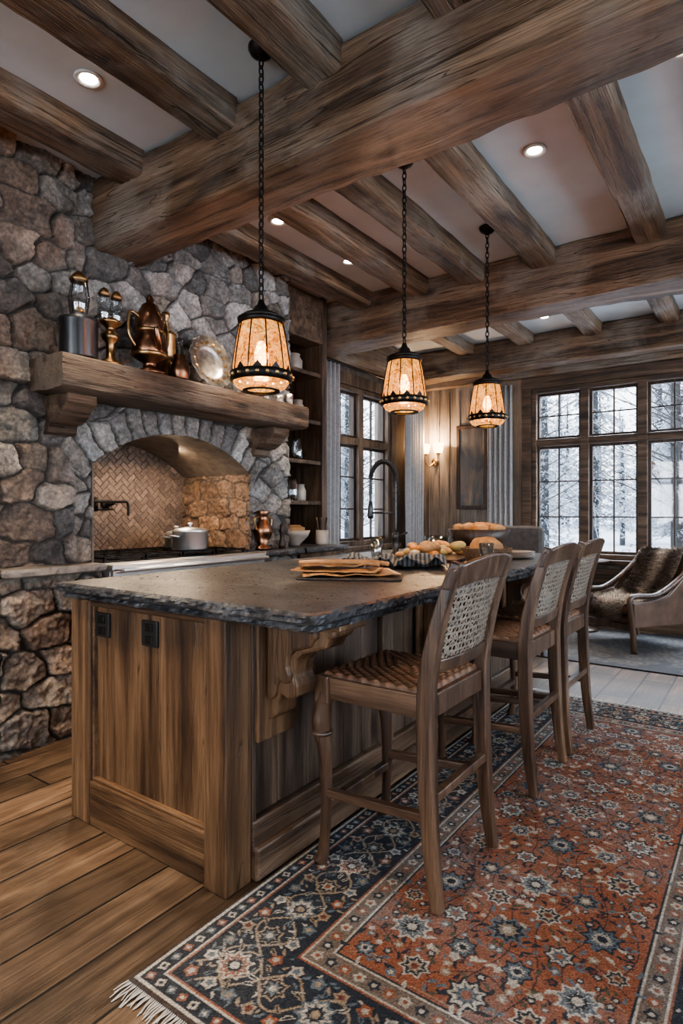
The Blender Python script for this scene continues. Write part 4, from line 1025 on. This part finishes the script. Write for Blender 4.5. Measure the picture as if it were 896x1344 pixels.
for ins in (.115,.275):
    for x,y,k,s in along(ins,.0715):
        flower(x,y,.019,5,[[RUST,CREAM],[CREAM,BLUE],[BLUE,TAN],[TAN,DRED]][k%4],lay=(1,.5),rot=k)
        leaf(x+(.0 if s else .035),y+(.035 if s else 0),.016,.005,(.9 if k%2 else -.9),[TAN,BLUE][k%2])
for x,y,k,s in along(.042,.042): flower(x,y,.013,4,[[RUST,CREAM],[CREAM,NAVY],[BLUE,CREAM]][k%3],lay=(1,.45),rot=.4)
for x,y,k,s in along(.356,.045): flower(x,y,.016,5,[[CREAM,RUST],[NAVY,CREAM],[RUST,CREAM]][k%3],lay=(1,.45),rot=k)
for k in range(5600):
    x=rr_.uniform(.08,W-.08);y=rr_.uniform(.08,Lr-.08); d=min(x,W-x,y,Lr-y)
    if not(.085<d<.305): continue
    i=int(x/rs);j=int(y/rs)
    if np.abs(C[i-2:i+3,j-2:j+3]-NAVY).sum()>.5: continue
    leaf(x,y,rr_.uniform(.008,.015),.004,rr_.uniform(0,3),rr_.choice([TAN,BLUE,BLUE,CREAM]))
wear=fbm(A*5,B*5,5,4); C=C*(.62+.6*wear)[...,None]; g=C.mean(-1,keepdims=True); ww=(np.clip(wear-.42,0,1)*1.4)[...,None]; C=C*(1-ww)+ (g*1.05+.01)*ww
C=C*(.62+.76*rng.rand(nu,nv))[...,None]
Z=.009+.0018*rng.rand(nu,nv)+.001*fbm(A*6,B*6,2,3)
Z=np.where(de<rs*.9,.001,Z)
with group('persian_rug'):
    grid_mesh('pile',nu,nv,np.stack([RX0+A,RY0+B,Z],-1),C,None,attrmat('rug_wool',.95,260,.5,.1,.003,1.0),smooth=True)
    fr=plain('rug_fringe',(.38,.35,.31),.9,0,.15,50,.1); L=[]
    x=RX0+.004
    while x<RX1:
        for yy,s in ((RY0,-1),(RY1,1)):
            l=random.uniform(.035,.065); dx=random.uniform(-.014,.014)
            L.append(sweepvf([(x,yy,.006),(x+dx*.4,yy+s*l*.5,.007),(x+dx,yy+s*l,.003)],[.0022,.002,.0014],4))
        x+=.0065
    V,F=join_vf(L); mesh_obj('fringe',V,F,fr)
def rug2():
    m,nt,b,out=nmat('runner_wool'); mp=coords(nt,(1,1,1),False); v=nt.nodes.new('ShaderNodeTexVoronoi'); v.inputs['Scale'].default_value=9; nt.links.new(mp.outputs[0],v.inputs['Vector'])
    r=ramp(nt,[(.1,(.13,.115,.10)),(.3,(.035,.038,.043)),(.5,(.085,.078,.072)),(.7,(.04,.04,.045))]); nt.links.new(v.outputs['Distance'],r.inputs[0]); nt.links.new(r.outputs[0],b.inputs['Base Color']); b.inputs['Roughness'].default_value=.95; return m
with group('area_rug'):
    box('pile',-2.6,.9,5.15,6.75,0.001,.010,rug2(),bevel=.003)
    boxes('border',[(-2.6,.9,5.15,5.25,.002,.0115),(-2.6,.9,6.65,6.75,.002,.0115),(-2.6,-2.5,5.25,6.65,.002,.0115),(.8,.9,5.25,6.65,.002,.0115)],plain('rug_border',(.04,.04,.045),.95,0,.3,40,.2))
# ------------------------------------------------------------------ EXTERIOR
snow=plain('snow',(.82,.85,.90),.8,0,.04,2,.2)
n=60;V=[];F=[]
for i in range(n+1):
    for j in range(n+1):
        x=-60+120*i/n;y=-50+140*j/n
        d=max(0,max(abs(x)-9,y-12,-7-y)); k=min(1,d/6)
        V.append((x,y,-.45+k*(.6*mn.noise(Vector((x*.12,y*.12,0)))+d*.05)))
for i in range(n):
    for j in range(n):
        a=i*(n+1)+j; F.append((a,a+n+1,a+n+2,a+1))
mesh_obj('snow_ground',V,F,snow,smooth=True)
def firmat():
    m,nt,b,out=nmat('snowy_fir'); g=nt.nodes.new('ShaderNodeNewGeometry'); s=nt.nodes.new('ShaderNodeSeparateXYZ'); nt.links.new(g.outputs['True Normal'],s.inputs[0])
    ab=nt.nodes.new('ShaderNodeMath'); ab.operation='ABSOLUTE'; nt.links.new(s.outputs[2],ab.inputs[0])
    mp=coords(nt); nn=nz(nt,mp,7,6); ad=nt.nodes.new('ShaderNodeMath'); ad.operation='MULTIPLY_ADD'; nt.links.new(nn.outputs[0],ad.inputs[0]); ad.inputs[1].default_value=2.0; nt.links.new(ab.outputs[0],ad.inputs[2])
    mr=nt.nodes.new('ShaderNodeMapRange'); mr.inputs[2].default_value=2.4; nt.links.new(ad.outputs[0],mr.inputs[0])
    r=ramp(nt,[(.56,(.065,.072,.075)),(.78,(.70,.73,.77))]); nt.links.new(mr.outputs[0],r.inputs[0])
    nt.links.new(r.outputs[0],b.inputs['Base Color']); b.inputs['Roughness'].default_value=.9; return m
FM=firmat(); bark=plain('bark',(.05,.047,.045),.9,0,.4,6,.3)
def fir_mesh(seed,h):
    R=random.Random(seed); V=[];F=[]
    v,f=lathevf([(.13,-.6),(.10,h*.5),(.02,h*.95)],8); V+=v;F+=f
    z=h*.12
    while z<h:
        r=(1-z/h)**.9*h*.20+.04; nb=max(6,int(10+r*5))
        for k in range(nb):
            a=R.random()*6.283; l=r*R.uniform(.55,1.15); dr=l*R.uniform(.15,.5)
            d=Vector((math.cos(a),math.sin(a),0)); s=Vector((-d.y,d.x,0)); z0=z+R.uniform(-.12,.12)
            m_=max(3,int(l/.16))
            for q in range(m_):
                t0=(q+.2)/m_; c=d*l*t0+Vector((0,0,z0-dr*t0*t0)); w=.20*(1-t0*.55)*min(1,l+.2)
                for sg in (-1,1):
                    tip=c+s*sg*w+d*w*.7+Vector((0,0,-w*R.uniform(.2,.8))); b0=len(V)
                    V+=[c-d*.035,c+d*.05+Vector((0,0,.012)),tip]; F.append((b0,b0+1,b0+2))
            b0=len(V); V+=[Vector((0,0,z0))+s*.02,Vector((0,0,z0))-s*.02,d*l+Vector((0,0,z0-dr))]; F.append((b0,b0+1,b0+2))
        z+=.15+.012*h
    me=bpy.data.meshes.new('fir'); me.from_pydata([tuple(v) for v in V],[],F); me.update(); me.materials.append(FM); return me
def bare_mesh(seed,h):
    R=random.Random(seed); L=[sweepvf([(0,0,-.6),(.05,0,h*.4),(R.uniform(-.2,.2),0,h)],[.13,.10,.03],7)]
    for k in range(60):
        z=R.uniform(h*.12,h*.95); a=R.random()*6.28; l=(1-z/h)*2+.4
        L.append(sweepvf([(.04,0,z),(math.cos(a)*l*.5,math.sin(a)*l*.5,z+l*.25),(math.cos(a)*l,math.sin(a)*l,z+l*.5+R.uniform(-.2,.2))],[.022,.012,.003],4))
        for q in range(3):
            t=R.uniform(.3,.9); b2=a+R.uniform(-.9,.9); p=(math.cos(a)*l*t,math.sin(a)*l*t,z+l*.5*t)
            L.append(sweepvf([p,(p[0]+math.cos(b2)*l*.3,p[1]+math.sin(b2)*l*.3,p[2]+l*.2)],[.008,.002],3))
    V,F=join_vf(L); me=bpy.data.meshes.new('bare'); me.from_pydata([tuple(v) for v in V],[],F); me.update(); me.materials.append(bark); return me
firs=[fir_mesh(s,h) for s,h in ((1,6),(2,8),(3,10),(4,5))]; bares=[bare_mesh(s,h) for s,h in ((5,8),(6,10),(7,7))]
with group('snowy_forest'):
    R=random.Random(3)
    for k in range(230):
        if k<155:
            y=R.uniform(17,52); me=R.choice(firs+firs+bares)
            x=R.uniform(-.85,.75)*y*.9
            if k<22: y=R.uniform(13,18); x=R.uniform(-10,7); me=R.choice(bares+firs[:1])
        elif k<200:
            x=-R.uniform(13,34); y=R.uniform(2,32); me=R.choice(firs+bares)
        else:
            x=R.uniform(12,28); y=R.uniform(-8,16); me=R.choice(firs+bares)
        o=bpy.data.objects.new('tree',me); link(o); o.location=(x,y,-.4+max(0,y-12,abs(x)-9)*.05); o.rotation_euler=(0,0,R.random()*6.28); s=R.uniform(.75,1.25); o.scale=(s,s,s)
# ------------------------------------------------------------------ LIGHTING
w=bpy.data.worlds.new('winter_sky'); scene.world=w; w.use_nodes=True; nt=w.node_tree; bg=nt.nodes['Background']
tc=nt.nodes.new('ShaderNodeTexCoord'); sp=nt.nodes.new('ShaderNodeSeparateXYZ'); nt.links.new(tc.outputs['Generated'],sp.inputs[0])
r=ramp(nt,[(0,(.88,.92,.96)),(.4,(.80,.87,.95)),(1,(.64,.77,.95))]); nt.links.new(sp.outputs[2],r.inputs[0]); nt.links.new(r.outputs[0],bg.inputs[0]); bg.inputs[1].default_value=4.8
sl=bpy.data.lights.new('winter_sun','SUN'); sl.energy=2; sl.angle=.3; sl.color=(1,.97,.93); so=bpy.data.objects.new('winter_sun',sl); COL.objects.link(so); so.location=(0,-20,30)
so.rotation_euler=Vector((-.12,.42,-.9)).to_track_quat('-Z','Y').to_euler()
def area(name,loc,rot,sx,sy,e,c):
    l=bpy.data.lights.new(name,'AREA'); l.shape='RECTANGLE'; l.size=sx;l.size_y=sy;l.energy=e;l.color=c
    o=bpy.data.objects.new(name,l); COL.objects.link(o); o.location=loc; o.rotation_euler=rot; return o
def aim(o,t):
    d=Vector(t)-o.location; o.rotation_euler=d.to_track_quat('-Z','Y').to_euler()
COOL=(.80,.90,1.0)
for i,(a,b_) in enumerate(RW):
    o=area('window_daylight_right',(XR+.35,(a+b_)/2,1.75),(0,0,0),b_-a,2.0,(175,215,250)[i],COOL); aim(o,(0,(a+b_)/2,1.6))
for i,(a,b_) in enumerate(BW):
    o=area('window_daylight_back',((a+b_)/2,YB-.35,1.75),(0,0,0),b_-a,2.0,140,(.96,.97,1)); aim(o,((a+b_)/2,0,1.6))  # added fill from behind the camera, brightens camera-facing surfaces
o=area('window_daylight_far',(-.5,YF+1.5,4.1),(0,0,0),4.0,1.2,1300,COOL); aim(o,(-.6,5.3,0))
o=area('window_daylight_left',(XL-1.0,5.7,3.6),(0,0,0),1.3,.8,240,COOL); aim(o,(-2.6,5.4,.6))
# ------------------------------------------------------------------ CAMERA
cd=bpy.data.cameras.new('camera'); cam=bpy.data.objects.new('camera',cd); COL.objects.link(cam); scene.camera=cam
cam.location=(0,0,1.236); cam.rotation_euler=(math.pi/2,0,math.radians(35.5)); cd.lens=21.13; cd.sensor_width=36; cd.sensor_fit='AUTO'; cd.clip_start=.05; cd.clip_end=200
scene.view_settings.view_transform='AgX'
try: scene.view_settings.look='AgX - Medium High Contrast'
except Exception: pass
scene.view_settings.exposure=.30
